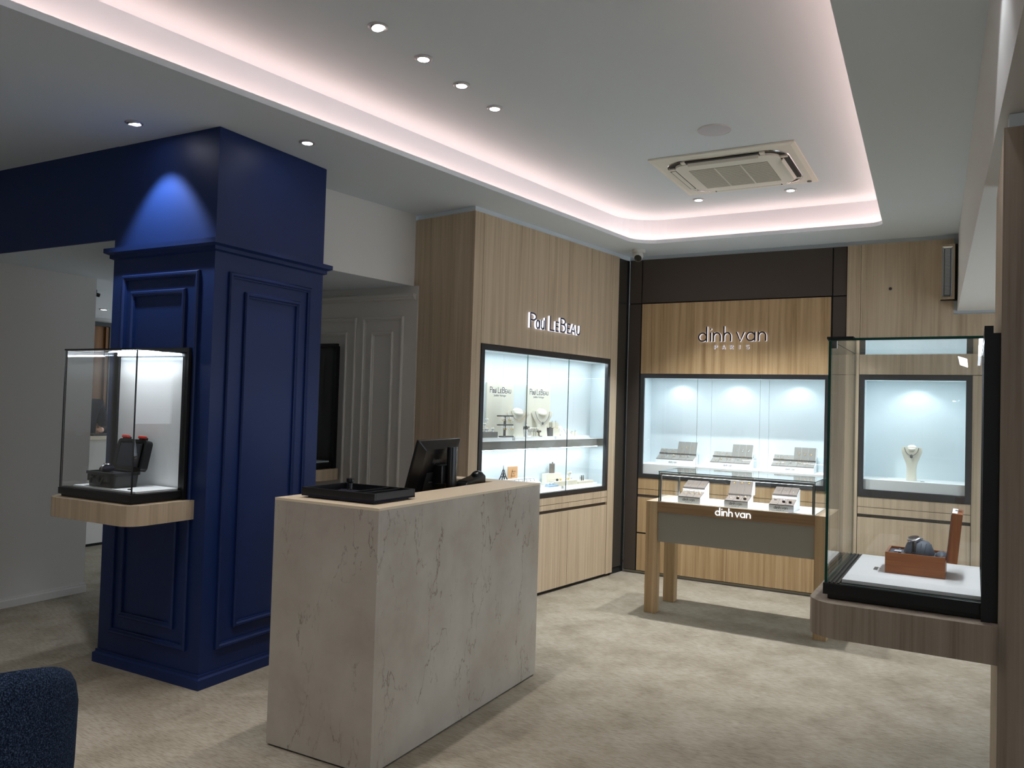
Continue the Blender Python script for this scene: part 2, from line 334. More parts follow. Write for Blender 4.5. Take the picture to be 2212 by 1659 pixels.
def text_mesh(txt, size, mat, parent, loc, name='print'):
    cu = bpy.data.curves.new('txt', 'FONT'); cu.body = txt; cu.size = size; cu.extrude = 0.0002; cu.resolution_u = 2
    o = bpy.data.objects.new('txt', cu); COL.objects.link(o)
    dg = bpy.context.evaluated_depsgraph_get(); me = bpy.data.meshes.new_from_object(o.evaluated_get(dg)); me.name = name
    bpy.data.objects.remove(o); bpy.data.curves.remove(cu)
    me.transform(Matrix.Translation(loc) @ Matrix.Rotation(R(90), 4, 'X')); me.materials.clear(); me.materials.append(M[mat])
    ob = bpy.data.objects.new(name, me); COL.objects.link(ob); ob.parent = parent; return ob

# ================================================================== SETTING
ZC, ZU, ZL = 3.01, 3.25, 2.455
struct('floor', MB().box(-10.4, 2.3, -3.2, 8.2, -0.06, 0.0), 'carpet')

def fillet(poly, rads, n=8):
    out = []
    for i, p in enumerate(poly):
        a = Vector(poly[i - 1]); b = Vector(p); c = Vector(poly[(i + 1) % len(poly)]); r = rads[i]
        d0 = (a - b).normalized(); d1 = (c - b).normalized(); ang = d0.angle(d1); t = r / math.tan(ang / 2)
        bis = (d0 + d1).normalized(); ctr = b + bis * (r / math.sin(ang / 2)); q0 = b + d0 * t - ctr; q1 = b + d1 * t - ctr
        a0 = math.atan2(q0.y, q0.x); da = math.atan2(q1.y, q1.x) - a0
        while da > math.pi: da -= 2 * math.pi
        while da < -math.pi: da += 2 * math.pi
        out += [(ctr.x + r * math.cos(a0 + da * k / n), ctr.y + r * math.sin(a0 + da * k / n)) for k in range(n + 1)]
    return out
def offset(poly, d):       # outwards for a counter-clockwise polygon
    out = []
    for i, p in enumerate(poly):
        a = Vector(poly[i - 1]); b = Vector(p); c = Vector(poly[(i + 1) % len(poly)])
        e0 = (b - a).normalized(); e1 = (c - b).normalized(); n0 = Vector((e0.y, -e0.x)); n1 = Vector((e1.y, -e1.x))
        m = (n0 + n1).normalized(); out.append(tuple(b + m * (d / m.dot(n0))))
    return out
HOLE = [(-3.552, -1.0), (-0.315, -1.0), (-0.3985, 6.640), (-2.376, 6.668)]
def hole(d): return fillet(offset(HOLE, d), [0.12 + d, 0.12 + d, 0.10 + d, 0.24 + d])
def holed(outer, inner, z):
    bm = bmesh.new(); ed = []
    for loop in (outer, inner):
        vs = [bm.verts.new((x, y, z)) for x, y in loop]
        ed += [bm.edges.new((vs[i], vs[(i + 1) % len(vs)])) for i in range(len(vs))]
    bmesh.ops.triangle_fill(bm, edges=ed, use_beauty=True)
    mb = MB(); bm.verts.index_update(); mb.add([tuple(v.co) for v in bm.verts], [tuple(v.index for v in f.verts) for f in bm.faces]); bm.free(); return mb
struct('ceiling', holed([(-6.1, -3.2), (2.3, -3.2), (2.3, 8.2), (-6.1, 8.2)], hole(0), ZC), 'ceiling')
ZL3 = lambda d, z: [(x, y, z) for x, y in hole(d)]
struct('trim_1', MB().loft([ZL3(0, ZC), ZL3(0, ZC + .031), ZL3(.02, ZC + .031), ZL3(.02, ZC + .006), ZL3(.147, ZC + .006), ZL3(.147, ZU)], caps=False), 'ceiling')
struct('ceiling', MB().prism(hole(.147), ZU, ZU + .03), 'ceiling')
# LED ribbon lying in the trough behind the lip
led = MB().loft([ZL3(.075, ZC + .012), ZL3(.095, ZC + .012), ZL3(.095, ZC + .016), ZL3(.075, ZC + .016), ZL3(.075, ZC + .012)], caps=False).build('cove_light_strip', 'cove')
tag(led, 'pinkish LED strip hidden in the trough around the raised ceiling', 'light strip')
struct('ceiling', MB().prism([(-10.4, 2.958), (-3.6, 2.958), (-3.6, 3.70), (-3.806, 3.80), (-3.624, 5.00), (-3.62, 5.05), (-3.62, 7.5), (-10.4, 7.5)], ZL, ZL + .05), 'ceiling')
struct('wall_header', MB().prism([(-3.792, 3.80), (-3.606, 5.01), (-3.618, 5.012), (-3.806, 3.80)], ZL, ZC), 'white')
struct('wall_left', MB().box(-6.0, -5.856, -3.2, 2.96, 0, ZC).box(-6.0, -5.856, 2.96, 3.89, 0, ZL), 'white')
struct('baseboard_left', MB().prism([(-5.856, 0.0), (-5.838, 0.0), (-5.838, .050), (-5.846, .056), (-5.846, .068), (-5.856, .070)], -3.2, 3.90, 'y'), 'white')
struct('wall_beam', MB().box(-5.856, -4.28, 2.945, 2.957, ZL, ZC), 'blue')
struct('wall_back', MB().box(-3.3, 2.3, 7.75, 7.85, 0, ZC), 'white')
struct('wall_right', MB().box(1.75, 1.85, -3.2, 7.8, 2.40, ZC).box(1.75, 1.85, 7.2, 7.8, 0, 2.40).box(1.75, 1.85, -.45, 2.43, 0, 2.40), 'white')
struct('wall_front', MB().box(-6.0, 1.85, -3.3, -3.2, 0, ZC), 'white')
for n_, (ya, yb) in enumerate(((-2.9, -.5), (3.5, 7.15))):      # shop windows added out of view, to light the walls facing right
    wn = struct('added_window_%d' % (n_ + 1), MB().box(1.77, 1.83, ya, yb, 0, .05).box(1.77, 1.83, ya, yb, 2.34, 2.40), 'black_frame')
    k = 2 if n_ == 0 else 3
    for i in range(k + 1):
        y_ = ya + (yb - ya) * i / k; bx('mullion', 'black_frame', wn, 1.77, 1.83, y_ - .025, y_ + .025, .05, 2.34)
        if i < k: pane('pane', wn, 1.795, 1.805, y_ + .026, y_ + (yb - ya) / k - .026, .05, 2.34, 'glass', 'glass_edge', 'x')
struct('wall_street', MB().box(1.75, 1.85, 2.43, 3.47, 0, 2.40), 'white')
struct('wall_far', MB().box(-9.05, -8.95, 2.9, 7.5, 0, ZL).box(-9.9, -5.9, 2.86, 2.96, 0, ZL), 'grey')
struct('ceiling_soffit', MB().prism([(0.168, -3.2), (1.75, -3.2), (1.75, 7.2), (0.113, 7.2)], 2.40, ZC), 'white')

# grey panelled wall behind the column
wr = struct('wall_rear', MB().box(-5.6, -3.56, 5.0, 5.12, 0, ZL), 'grey')
MLD = [(0, 0), (0, .012), (.006, .02), (.016, .02), (.024, .011), (.03, .011), (.03, 0)]
def moulding(parent, mat, mat4, x0, x1, z0, z1): return MB(mat4).ring(x0, x1, z0, z1, MLD).build('panel_moulding', mat, parent)
WM = Matrix.Translation((0, 5.0, 0))
for a in ((-4.083, -3.682, .19, 2.222), (-3.998, -3.776, .29, 2.105), (-4.785, -4.147, .19, 2.222), (-4.69, -4.237, .29, 2.105)): moulding(wr, 'grey', WM, *a)
MB().prism([(5.0, 2.345), (4.972, 2.352), (4.972, 2.365), (4.962, 2.368), (4.962, 2.392), (5.0, 2.392)], -5.6, -3.575, 'x').build('cornice', 'grey', wr)
MB().prism([(5.0, 0), (4.984, 0), (4.984, .05), (4.992, .056), (4.992, .068), (5.0, .07)], -5.6, -3.575, 'x').build('skirting', 'grey', wr)

# ------------------------------------------------------------------ blue column
c = thing('panelled_column', 'square navy blue panelled column with plinth and moulded cornice', 'column', (-3.43, 2.945, 0))
MB().box(-.85, 0, 0, .842, 0, ZC - .002).build('shaft', 'blue', c)
def collar(prof):
    return MB().loft([[(-.85 - a, -a, z), (a, -a, z), (a, .842 + a, z), (-.85 - a, .842 + a, z)] for a, z in prof], caps=False)
collar([(0, 2.335), (.018, 2.342), (.018, 2.362), (.026, 2.365), (.042, 2.372), (.042, 2.398), (0, 2.402)]).build('cornice', 'blue', c)
collar([(0, .075), (.008, .074), (.008, .06), (.02, .052), (.02, 0)]).build('plinth', 'blue', c)
for a in ((-.75, -.105, .185, 2.236), (-.668, -.208, .285, 2.14)): moulding(c, 'blue', Matrix(), *a)
RM = Matrix.Rotation(R(90), 4, 'Z')
for a in ((.095, .735, .185, 2.236), (.21, .642, .28, 2.14)): moulding(c, 'blue', RM, *a)

# ------------------------------------------------------------------ downlights
def downlight(x, y, z, label, power, size=0.092, ang=75, blend=0.5, tilt=(0, 0), warm=False, group=None, color=(1, .97, .95), soft=0.03):
    t = thing('ceiling_downlight', label, 'downlight', (x, y, z), 0, group)
    r = size / 2
    MB().lathe([(r, 0), (r, -.004), (r * .82, -.008), (r * .72, -.006), (r * .70, .012), (r, .012)]).build('trim_ring', 'ring', t, smooth=True)
    g = MB(Matrix.Rotation(tilt[0], 4, 'X') @ Matrix.Rotation(tilt[1], 4, 'Y')).lathe([(r * .69, .004), (r * .69, -.005), (r * .63, -.008), (r * .63, .004)]).build('gimbal', 'chrome', t, smooth=True)
    MB(Matrix.Rotation(tilt[0], 4, 'X') @ Matrix.Rotation(tilt[1], 4, 'Y')).lathe([(r * .63, .0), (r * .63, -.0060), (0.001, -.0060), (.001, 0)]).build('lamp', 'lamp_w' if warm else 'lamp', g, smooth=False)
    light('SPOT', 'downlight_beam', t, (0, 0, -.02), power, color, (tilt[0], tilt[1], 0), spot_size=R(ang), spot_blend=blend, shadow_soft_size=soft)
    return t
ROWL = ['tilted chrome downlight at the near end of the row of four', 'second chrome downlight of the row of four', 'third chrome downlight of the row of four', 'chrome downlight at the far end of the row of four']
for (yy, lb) in zip((2.80, 3.16, 3.514, 3.871), ROWL):
    downlight(-2.262, yy, ZU, lb, 18, tilt=(0, R(-12) if yy < 3 else 0), warm=True, group='row of four recessed downlights', ang=80)
downlight(-1.727, 6.248, ZU, 'chrome downlight beside the cassette air conditioner, towards the corner camera', 140, ang=86, blend=0.6, color=(.95, .98, 1))
downlight(-1.017, 6.232, ZU, 'chrome downlight beyond the cassette air conditioner, towards the soffit', 120, ang=86, blend=0.6, color=(.95, .98, 1))
downlight(-3.827, 2.715, ZC, 'bright chrome downlight washing the blue column above the rugged case', 44, ang=76, blend=0.5, tilt=(R(13), 0), color=(.88, .93, 1))
downlight(-3.175, 3.339, ZC, 'small chrome downlight in the low ceiling beside the blue column', 9, ang=44)
downlight(-7.9, 5.34, ZL, 'small downlight in the low ceiling over the reception desk', 3.5, ang=110, warm=True)
# unseen fill lamps added behind and above the viewer, same fittings
for i, (x, y, p) in enumerate(((-1.1, 1.2, 20), (-1.1, -.4, 24), (-2.7, .2, 30), (-2.7, 1.5, 36))):
    downlight(x, y, ZU, 'unseen chrome downlight added as fill in the raised ceiling', p, ang=95, blend=.7, group='added fill downlights over the front of the shop')
for i, (x, y) in enumerate(((-4.6, 1.6), (-4.6, .2))):
    downlight(x, y, ZC, 'unseen chrome downlight added as fill before the white wall', 7, ang=95, blend=.7, group='added fill downlights along the white wall')  # fill lamps added out of view on the left
downlight(-.06, 2.45, ZC, 'unseen chrome downlight added as fill beside the right soffit', 6, ang=80, blend=.3, color=(.86, .92, 1))  # fill lamp added above the top of the view

# ------------------------------------------------------------------ ceiling fittings
t = thing('ceiling_speaker', 'flat round white speaker grille flush in the raised ceiling', 'speaker', (-1.218, 4.717, ZU))
MB().lathe([(.098, 0), (.098, -.004), (.094, -.006), (.001, -.006)], seg=40).build('grille', 'speaker', t, smooth=True)
MB().lathe([(.0995, 0), (.0995, -.004), (.098, -.0065), (.0965, -.004)], seg=40).build('rim', 'white', t, smooth=True)

t = thing('ceiling_air_conditioner', 'square ivory cassette air conditioner with central grille and four air slots', 'air conditioner', (-1.281, 5.575, ZU), R(-1.2))
H = .478
MB().loft([[(-H, -H, 0), (H, -H, 0), (H, H, 0), (-H, H, 0)], [(-H, -H, -.012), (H, -H, -.012), (H, H, -.012), (-H, H, -.012)], [(-H + .03, -H + .03, -.018), (H - .03, -H + .03, -.018), (H - .03, H - .03, -.018), (-H + .03, H - .03, -.018)]]).build('panel', 'ac', t, bevel=.003)
def rr(h, r, z, n=8): return [(x, y, z) for x, y in fillet([(-h, -h), (h, -h), (h, h), (-h, h)], [r] * 4, n)]
MB().loft([rr(.408, .158, -.017), rr(.404, .154, -.023), rr(.392, .142, -.023), rr(.389, .139, -.015)], caps=False).build('slot_ring', 'chrome', t, smooth=True)
MB().prism([(x, y) for x, y, _ in rr(.398, .148, 0)], -.0195, -.0185).build('slot_shadow', 'ac_dark', t)
MB().loft([rr(.352, .10, -.018), rr(.350, .10, -.034), rr(.330, .085, -.040)]).build('inner_cover', 'ac', t, smooth=True)
for k in range(4):
    q = Matrix.Rotation(R(90 * k), 4, 'Z')
    MB(q).box(-.245, .245, -.397, -.353, -.030, -.0205).build('air_slot', 'ac_dark', t)
    fl = MB(q @ Matrix.Translation((0, -.362 if k in (0, 1) else -.375, -.036 if k in (0, 1) else -.03)) @ Matrix.Rotation(R(-62 if k in (0, 1) else 8), 4, 'X')).box(-.235, .235, -.015, .015, -.003, .003).build('flap', 'ac', t, bevel=.0015)
    MB(q).box(-.275, -.245, -.397, -.353, -.031, -.0205).build('slot_clip', 'ac', t)
    MB(q).box(.245, .275, -.397, -.353, -.031, -.0205).build('slot_clip', 'ac', t)
MB().ring(-.286, .286, -.286, .286, [(0, 0), (0, .002), (.003, .002), (.003, 0)]).build('cover_seam', 'mid_grey', t).matrix_local = Matrix.Translation((0, 0, -.039)) @ Matrix.Rotation(R(-90), 4, 'X') @ Matrix.Scale(-1, 4, (0, 0, 1))
gr = MB().box(-.265, .265, -.235, .235, -.0415, -.0395).build('grille', 'ac_grille', t)
for k in range(24):
    y = -.228 + k * .0198
    MB().box(-.262, .262, y, y + .007, -.0435, -.0412).build('slat', 'ac', gr)
for k in (-.088, .088): MB().box(k - .004, k + .004, -.235, .235, -.0440, -.0412).build('grille_bar', 'ac', gr)
MB().lathe([(.016, 0), (.016, -.006), (.006, -.008), (.001, -.008)], c=(.425, .415, -.018), seg=20).build('sensor_eye', 'mid_grey', t, smooth=True)

t = thing('ceiling_security_camera', 'white turret security camera on the ceiling in the corner', 'camera', (-2.446, 6.883, ZC))
MB().lathe([(.062, 0), (.062, -.02), (.055, -.028), (.03, -.03)], seg=28).build('mount', 'white', t, smooth=True)
MB().ball((.0, -.012, -.056), .046, seg=22, rings=14).build('ball', 'white', t, smooth=True)
q = Matrix.Translation((0.004, -.014, -.058)) @ Matrix.Rotation(R(128), 4, 'X') @ Matrix.Rotation(R(8), 4, 'Y')
MB(q).lathe([(.034, .03), (.034, .046), (.02, .047), (.001, .047)], seg=24).build('lens_face', 'screen', t, smooth=True)
MB(q).lathe([(.036, .028), (.036, .044), (.033, .046)], seg=24).build('bezel', 'white', t, smooth=True)

# ================================================================== WALL CABINETS
COOL = (.86, .95, 1.0)
def strip_light(parent, x0, x1, y, z, power, name='led_strip', down=True, w_=.03, mat='led_in', color=COOL, tilt=0.0):
    s = MB().box(x0, x1, y - .006, y + .006, z - .004, z).build(name, mat, parent)
    light('AREA', 'led_glow', s, ((x0 + x1) / 2, y, z - .008), power, color, (tilt, 0, 0), shape='RECTANGLE', size=abs(x1 - x0) * .98, size_y=w_)
    return s

# ---- Paul LeBeau cabinet (angled wall)
PA = R(80.4)
plb = thing('wall_display_cabinet', 'pale oak wall cabinet with lit glazed showcase under the Paul LeBeau sign', 'cabinet', (-3.011, 4.921, 0), PA)
P = plb
bx('side_panel', 'oak', P, 0, .018, .0205, .62, .025, 2.972)
bx('corner_stile', 'oak', P, 0, .101, 0, .02, .025, 2.972)
bx('fascia_panel', 'oak', P, .104, 1.962, 0, .02, 2.007, 2.972)
bx('end_stile', 'oak', P, 1.965, 2.080, 0, .02, .025, 2.972)
bx('carcass', 'gap', P, .02, 2.07, .30, .61, .025, 2.97)
bx('carcass_top', 'gap', P, .02, 2.07, .021, .30, 2.02, 2.97)
bx('carcass_base', 'gap', P, .02, 2.07, .026, .30, .03, .79)
bx('shadow_gap', 'ceiling', P, .012, 2.30, .012, .62, 2.972, ZC)
bx('plinth', 'black_frame', P, .02, 2.29, .035, .60, 0, .025)
fx = [.113, .706, 1.296, 1.956]
for a, b in zip(fx[:-1], fx[1:]):
    bx('frame_rail', 'black_frame', P, a + .001, b - .001, -.002, .03, 1.960, 2.004, .001)
    bx('frame_rail', 'black_frame', P, a + .001, b - .001, -.002, .03, .796, .836, .001)
for a, b in ((.113, .153), (1.916, 1.956)): bx('frame_stile', 'black_frame', P, a, b, -.0025, .03, .797, 2.003, .001)
for a, b in ((.150, .7035), (.7065, 1.2935), (1.2965, 1.918)): pane('glass_door', P, a, b, .010, .016, .834, 1.962, 'glass_wall')
for a, b in ((.09, .72), (.722, 1.38), (1.382, 2.075)): bx('lining_back', 'inner', P, a, b, .272, .28, .83, 1.975)
bx('lining_side', 'inner', P, .085, .093, .03, .28, .83, 1.975); bx('lining_side', 'inner', P, 2.065, 2.075, .03, .28, .83, 1.975)
bx('lining_top', 'inner', P, .085, 2.075, .03, .28, 1.97, 1.98); bx('lining_floor', 'platform', P, .085, 2.075, .03, .28, .828, .838)
bx('display_shelf', 'taupe_l', P, .095, 2.062, .12, .272, 1.197, 1.262)
bx('shelf_top', 'platform', P, .095, 2.062, .118, .272, 1.2625, 1.266)
strip_light(P, .15, 2.0, .05, 1.968, 3.5); strip_light(P, .15, 2.0, .15, 1.195, 1.6)
bx('rail_panel', 'oak', P, .113, 1.956, 0, .02, .736, .794)
for a, b in ((.113, 1.321), (1.325, 1.956)):
    bx('drawer_front', 'oak', P, a, b, 0, .02, .690, .732)
    bx('door_front', 'oak', P, a, b, 0, .02, .030, .662)
bx('handle_groove', 'brown', P, .113, 1.956, .016, .03, .660, .692)
bx('stile_left', 'oak', P, .104, .1105, 0, .02, .03, .79)
# bronze mirror strip closing the corner
mp = bx('mirror_panel', 'brown_mirror', P, 2.088, 2.285, .020, .026, .06, 2.548); bx('mirror_panel', 'brown_mirror', P, 2.088, 2.285, .020, .026, 2.56, 2.96)
bx('mirror_edging', 'gap', P, 2.082, 2.090, .004, .026, .03, 2.97); bx('mirror_edging', 'gap', P, 2.268, 2.276, .008, .026, .03, 2.97); bx('mirror_edging', 'gap', P, 2.082, 2.29, .018, .03, 2.548, 2.56)
bx('mirror_backing', 'gap', P, 2.082, 2.32, .027, .10, .0, 2.972)

# sign letters, lit edges, dark faces
sg = thing('wall_sign', 'raised Paul LeBeau letters with lit white edges and navy faces on oak fascia', 'sign', (-3.011, 4.921, 0), PA)
ZB = 2.176
for ch, a, b, h in (('P', .675, .765, .122), ('a', .762, .812, .075), ('u', .824, .873, .075), ('l', .876, .898, .098), ('L', .948, 1.020, .122), ('E', 1.034, 1.082, .083), ('B', 1.100, 1.185, .122), ('E', 1.203, 1.254, .083), ('A', 1.257, 1.332, .083), ('U', 1.343, 1.408, .083)):
    l = glyph(ch, a, ZB, b - a, h, .0115, -.019, -.0002).build('letter', 'letter_lit', sg)
    glyph(ch, a, ZB, b - a, h, .0118, -.0205, -.0192).build('letter_face', 'navy', l)

# ---- dinh van wall cabinet
BO, BR_ = (-2.128, 7.172, 0), R(-.68)
dv = thing('wall_display_cabinet', 'golden oak and dark brown wall cabinet with three-pane lit showcase under dinh van sign', 'cabinet', BO, BR_)
D = dv
bx('backing', 'gap', D, -.50, 1.43, .006, .02, 1.89, 2.972); bx('backing', 'gap', D, -.50, 1.43, .006, .02, .028, .90)
bx('backing', 'gap', D, -.50, -.368, .006, .02, .85, 1.95); bx('backing', 'gap', D, 1.312, 1.43, .006, .02, .85, 1.95)
for z0, z1 in ((.034, 2.549), (2.561, 2.972)):
    bx('dark_panel', 'brown', D, -.502, -.386, 0, .006, z0, z1); bx('dark_panel', 'brown', D, 1.323, 1.425, 0, .006, z0, z1)
bx('dark_panel', 'brown', D, -.376, 1.313, 0, .006, 2.561, 2.972)
bx('oak_fascia', 'gold_oak', D, -.372, 1.308, -.004, .006, 1.888, 2.549)
fx = [-.372, .175, .735, 1.309]
for a, b in zip(fx[:-1], fx[1:]):
    bx('frame_rail', 'black_frame', D, a + .001, b - .001, -.006, .02, 1.846, 1.885, .001); bx('frame_rail', 'black_frame', D, a + .001, b - .001, -.006, .02, .905, .945, .001)
for a, b in ((-.372, -.334), (1.271, 1.309)): bx('frame_stile', 'black_frame', D, a, b, -.0065, .02, .906, 1.884, .001)
for a, b in ((-.338, .1735), (.1765, .7335), (.7365, 1.275)): pane('glass_door', D, a, b, .006, .012, .943, 1.848, 'glass_wall')
for a, b in ((-.39, .215), (.217, .745), (.747, 1.33)): bx('lining_back', 'inner', D, a, b, .35, .358, .93, 1.862)
bx('lining_side', 'inner', D, -.39, -.382, .021, .35, .93, 1.862); bx('lining_side', 'inner', D, 1.322, 1.33, .021, .35, .93, 1.862)
bx('lining_top', 'inner', D, -.39, 1.33, .021, .35, 1.854, 1.862); bx('lining_floor', 'platform', D, -.39, 1.33, .021, .35, .93, 1.036)
strip_light(D, -.33, 1.27, .035, 1.852, 2.3)
for x in (-.07, .47, 1.01): light('SPOT', 'case_spot', D, (x, .20, 1.84), 1.0, COOL, (R(22), 0, 0), spot_size=R(110), spot_blend=.6, shadow_soft_size=.015)
bx('rail_panel', 'gold_oak', D, -.372, 1.309, 0, .006, .802, .902)
for a, b in ((-.372, .468), (.471, 1.309)):
    bx('drawer_front', 'gold_oak', D, a, b, 0, .006, .748, .798)
    bx('door_front', 'gold_oak', D, a, b, 0, .006, .392, .722); bx('lower_door', 'gold_oak', D, a, b, 0, .006, .034, .378)
bx('handle_groove', 'brown', D, -.372, 1.309, .004, .01, .720, .750)
bx('plinth', 'steel', D, -.50, 1.43, .03, .06, 0, .03)
bx('shadow_gap', 'ceiling', D, -.52, 1.44, .03, .10, 2.972, ZC); bx('carcass', 'gap', D, -.50, 1.43, .36, .5, 0, 2.98)
sg = thing('wall_sign', 'raised dinh van PARIS letters with dark faces and lit edges on golden oak', 'sign', BO, BR_)
XH = .0835
for ch, p in DV:
    l = glyph(ch, .180 + p * XH * .985, 2.180, XH * .985, XH, .0125, -.028, -.0042, G).build('letter', 'letter_lit', sg)
    glyph(ch, .180 + p * XH * .985, 2.180, XH * .985, XH, .0125, -.030, -.0282, G).build('letter_face', 'onyx', l)
for i, ch in enumerate('PARIS'):
    x = .328 + i * .0705
    l = glyph(ch, x, 2.112, .026, .036, .006, -.02, -.0042).build('letter', 'letter_lit', sg)
    glyph(ch, x + .001, 2.112, .026, .036, .0045, -.0215, -.0202).build('letter_face', 'onyx', l)

# ---- pale oak cabinet beside it
rc = thing('wall_display_cabinet', 'pale oak wall cabinet with single-pane lit showcase holding one necklace bust', 'cabinet', BO, BR_)
Q = rc
bx('stile_left', 'oak', Q, 1.432, 1.536, -.012, .02, .03, 2.975)
MB().prism([(1.539, 1.892), (3.2, 1.892), (3.2, 2.372), (2.215, 2.372), (2.215, 2.975), (1.539, 2.975)], -.012, .02, 'y').build('fascia_panel', 'oak', Q)
bx('stile_right', 'oak', Q, 2.353, 3.2, -.012, .02, .03, 1.888)
bx('frame_rail', 'black_frame', Q, 1.541, 2.349, -.016, .02, 1.847, 1.888, .001); bx('frame_rail', 'black_frame', Q, 1.541, 2.349, -.016, .02, .884, .944, .001)
for a, b in ((1.541, 1.580), (2.309, 2.349)): bx('frame_stile', 'black_frame', Q, a, b, -.0165, .02, .885, 1.887, .001)
pane('glass_door', Q, 1.578, 2.311, .0, .006, .942, 1.849, 'glass_wall')
bx('lining_back', 'inner', Q, 1.55, 2.34, .42, .428, .93, 1.862)
bx('lining_side', 'inner', Q, 1.55, 1.558, .021, .42, .93, 1.862); bx('lining_side', 'inner', Q, 2.332, 2.34, .021, .42, .93, 1.862)
bx('lining_top', 'inner', Q, 1.55, 2.34, .021, .42, 1.854, 1.862); bx('lining_floor', 'platform', Q, 1.55, 2.34, .021, .42, .93, 1.026)
strip_light(Q, 1.6, 2.29, .035, 1.852, 1.9)
light('SPOT', 'case_spot', Q, (1.95, .25, 1.84), 1.5, COOL, (R(18), 0, 0), spot_size=R(115), spot_blend=.6, shadow_soft_size=.015)
bx('rail_panel', 'oak', Q, 1.541, 2.349, -.012, .02, .802, .881)
bx('drawer_front', 'oak', Q, 1.541, 2.349, -.012, .02, .742, .798); bx('door_front', 'oak', Q, 1.541, 2.349, -.012, .02, .034, .714)
bx('handle_groove', 'brown', Q, 1.541, 2.349, .006, .02, .712, .744)
bx('plinth', 'steel', Q, 1.432, 3.2, .03, .06, 0, .03); bx('carcass', 'gap', Q, 1.432, 3.2, .44, .5, 0, 2.39); bx('carcass_top', 'gap', Q, 1.432, 2.2, .021, .1, 1.87, 2.97); bx('carcass_base', 'gap', Q, 1.432, 3.2, .021, .1, .03, .92)
bx('shadow_gap', 'ceiling', Q, 1.44, 2.24, .01, .1, 2.975, ZC); bx('shadow_gap', 'ceiling', Q, 2.20, 2.245, .012, .1, 2.35, ZC); bx('shadow_gap', 'ceiling', Q, 2.20, 3.2, .014, .1, 2.372, 2.40)
t = thing('wall_sensor', 'tiny dark round sensor in the pale oak panel', 'sensor', BO, BR_)
MB(Matrix.Translation((1.761, -.012, 2.596)) @ Matrix.Rotation(R(90), 4, 'X')).lathe([(.011, 0), (.011, .003), (.006, .004), (.001, .004)], seg=16).build('eye', 'onyx', t)
MB(Matrix.Translation((1.761, -.012, 2.596)) @ Matrix.Rotation(R(90), 4, 'X')).lathe([(.013, 0), (.013, .002), (.011, .003)], seg=16).build('rim', 'mid_grey', t)
# grille box at the soffit corner
t = thing('wall_heater', 'slim upright metal grille unit in an oak frame beside the soffit', 'wall unit', (-.012, 7.045, 2.485), R(-.68))
MB().ring(0, .104, 0, .43, [(0, -.11), (0, 0), (.016, 0), (.016, -.012)]).build('frame', 'oak', t)
bx('back_box', 'gap', t, .006, .122, .03, .112, -.004, .436)
MB().ring(.016, .088, .016, .414, [(0, -.004), (0, .002), (.012, -.010), (.016, -.018)]).build('bezel', 'chrome', t)
bx('grille', 'mid_grey', t, .03, .074, .016, .02, .03, .40)
g = MB()
for k in range(60):
    z = .034 + k * .0061
    g.box(.034, .070, .013, .016, z, z + .0032)
g.build('grille_bars', 'chrome', t)

# ---- oak pier on the right
pr = thing('oak_pier', 'oak clad pier carrying the glass showcase with the watch box', 'pier', (.147, 2.545, 0), R(-1.9))
bx('front_panel', 'grey_oak', pr, 0, 1.55, 0, .02, 0, 2.358); bx('side_panel', 'oak', pr, 0, .02, .0205, .835, 0, 2.358)
bx('core', 'gap', pr, .022, 1.55, .022, .83, 0, 2.35); bx('shadow_gap', 'ceiling', pr, .012, 1.55, .012, .82, 2.358, 2.398)

